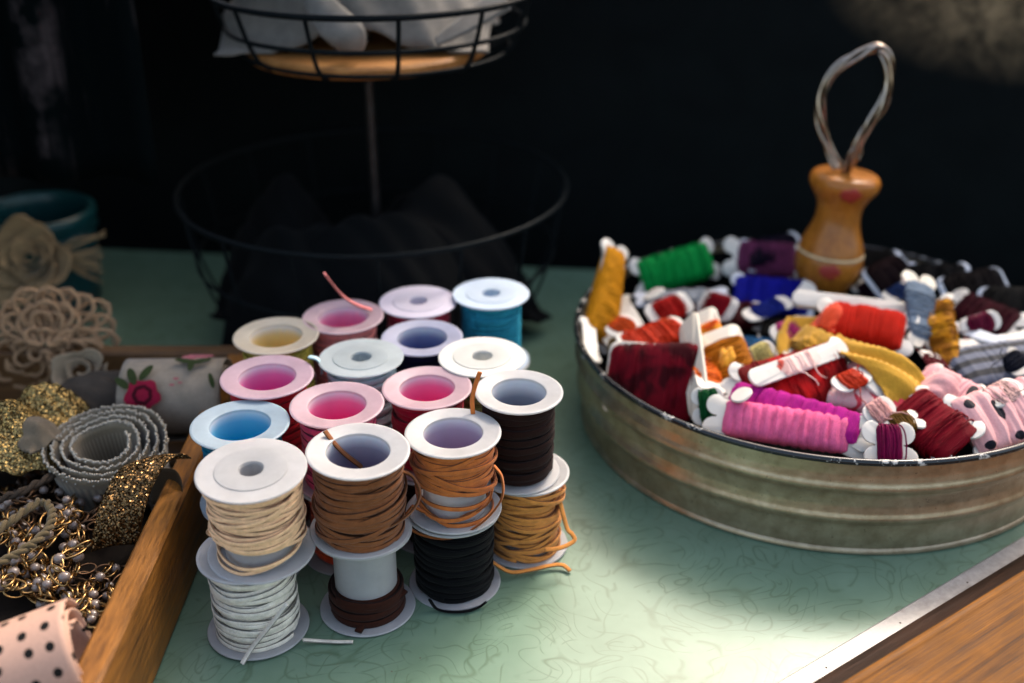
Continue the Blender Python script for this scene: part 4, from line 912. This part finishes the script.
# crocheted flower
cf = spoty(52, 342, 52.0)
cr = empty('crochet_flower', cf); tag(cr, 'cream crochet lace flower with looped petals propped at the far left of the tray', 'lace flower')
LACE = cloth('#c8a078', .55, 16); rng = random.Random(21)
Fv = Vector((.15, -1, .30)).normalized(); Xv = Vector((1, .15, 0)).normalized(); Yv = Fv.cross(Xv)*-1
if Yv.z < 0: Yv = -Yv
for ring_, (n_, r0_, r1_, d_) in enumerate(((22, 1.0, 2.85, 0), (18, .7, 2.3, .45), (13, .4, 1.6, .85), (8, .2, 1.0, 1.2))):
    for i in range(n_):
        a = 2*pi*(i+.3*ring_)/n_+rng.uniform(-.08, .08); m = M(); dr = Vector((cos(a), sin(a), 0)); pr_ = Vector((-sin(a), cos(a), 0)); L_ = (r1_-r0_)*rng.uniform(.7, 1.15); jz = rng.uniform(-.35, .5); wq = .42*r1_/2.5+.12
        P = []
        for q in range(20):
            t_ = 2*pi*q/20; rad_ = r0_+L_*(.5-.5*cos(t_)); s_ = wq*sin(t_)*(.5+.5*(rad_-r0_)/L_)*1.3; pp = dr*rad_+pr_*s_
            P.append(Xv*pp.x*1.1+Yv*pp.y*1.0+Fv*(d_+jz*rad_*.4+.3*sin(t_+a*3)-.12*rad_+rng.uniform(-.03, .03)))
        tube(m, P, .11, 6, closed=True); m.build('lace_loop', LACE, cr)
        if ring_ < 2:
            m = M()
            for e_ in range(2):
                c_ = P[10]*.98 if e_ == 0 else (P[5]+P[15])/2; tube(m, [c_+Xv*(.2*cos(q*pi/5))+Yv*(.17*sin(q*pi/5)) for q in range(10)], .06, 5, closed=True)
            m.build('lace_picot', LACE, cr)
wf = spoty(83, 372, 49.5)
wfe = empty('white_flower', wf); tag(wfe, 'small white fabric flower below the crochet lace flower', 'fabric flower')
rosette(wfe, .8, 2.4, .8, cloth('#cbb596', .45), 8, facing=(.2, -1, .8), ruffle=.25)
# bead chains
GOLD = metal('antique_gold_wire', (.38, .23, .09, 1), .25, 1.0, .05); PEARL = plastic('pearly_bead', (.20, .155, .13, 1), .15, .2, .8)
DKCH = metal('dark_bronze_chain', (.12, .07, .04, 1), .3, 1.0, .05)
def chain(label, pts, seed, wire=GOLD, every=3):
    rng = random.Random(seed); root = empty('bead_chain', pts[0]); tag(root, label, 'chain', 'bead chains piled in the tray'); o0 = Vector(pts[0])
    P = smoothpts(pts, 40); P = [p-o0 for p in P]
    s = 0; nxt = 0; m = M(); i = 0; cnt = 0; beads = []
    for a, b in zip(P, P[1:]):
        s += (b-a).length
        if s >= nxt:
            nxt += .42; T = (b-a).normalized(); j = Vector((rng.uniform(-.2, .2), rng.uniform(-.2, .2), rng.uniform(-.15, .2)))
            if cnt % every == every-1: beads.append(a+j*.7+Vector((0, 0, .05)))
            else:
                u_ = T; v_ = Vector((rng.uniform(-1, 1), rng.uniform(-1, 1), rng.uniform(-1, 1))); v_ = (v_-u_*v_.dot(u_)).normalized()
                c = a+j; rr = rng.uniform(.3, .52)
                tube(m, [c+u_*(rr*cos(q*pi/7))+v_*(rr*.55*sin(q*pi/7)) for q in range(14)], .05, 6, closed=True)
            cnt += 1
    m.build('chain_links', wire, root)
    for c in beads:
        q = M(); ball(q, c, rng.uniform(.17, .25), 12, 8, sq=(1, 1, .85)); q.build('bead', PEARL, root)
def squig(seed, n, x0, x1, y0, y1, z0, z1):
    r = random.Random(seed); return [S(r.uniform(x0, x1), r.uniform(y0, y1), r.uniform(z0, z1)) for _ in range(n)]
chain('gold chain with pale beads piled in the middle of the heap', squig(1, 11, 0, 85, 500, 600, 2.2, 3.2), 1)
chain('gold chain with pale beads at the left edge of the photo', squig(2, 11, -25, 50, 470, 600, 1.6, 3.0), 2)
chain('dark bronze chain by the foot of the silver trim', squig(3, 9, 60, 140, 530, 610, 1.0, 2.2), 3, DKCH, 4)
chain('gold chain with beads spilling behind the dotted ribbon roll', squig(4, 9, 10, 120, 560, 640, 1.2, 2.4), 4)
chain('dark bronze chain in the shade behind the gold ones', squig(5, 10, -20, 75, 465, 530, 1.4, 2.6), 5, DKCH, 3)
chain('dark chain with dull beads along the back of the heap', squig(6, 10, 10, 150, 450, 540, 1.8, 2.8), 6, DKCH, 4)
chain('short gold chain lying on top of the heap near the rope', squig(7, 7, 30, 130, 510, 590, 2.6, 3.3), 7)
for nm, ws, hx, lb in (('twisted_cord', [(-20, 505, 3.3), (20, 492, 3.5), (60, 470, 3.4), (75, 452, 3.1)], '#4a4036', 'dark lace cord running above the chains'), ('rope_cord', [(-15, 540, 3.5), (12, 520, 3.7), (40, 502, 3.8), (52, 512, 3.7), (46, 532, 3.5), (20, 552, 3.4), (-10, 568, 3.3)], '#7a6a4c', 'olive grey cord looped over the chains')):
    m = M(); pp = smoothpts([S(*q) for q in ws], 12)
    for ph in (0, pi):
        P = [p+Vector((.09*cos(i*.9+ph), .05*sin(i*.9), .09*sin(i*.9+ph))) for i, p in enumerate(pp)]; tube(m, P, .11, 6)
    o = m.build(nm, cloth(hx, .7)); tag(o, lb, 'cord')
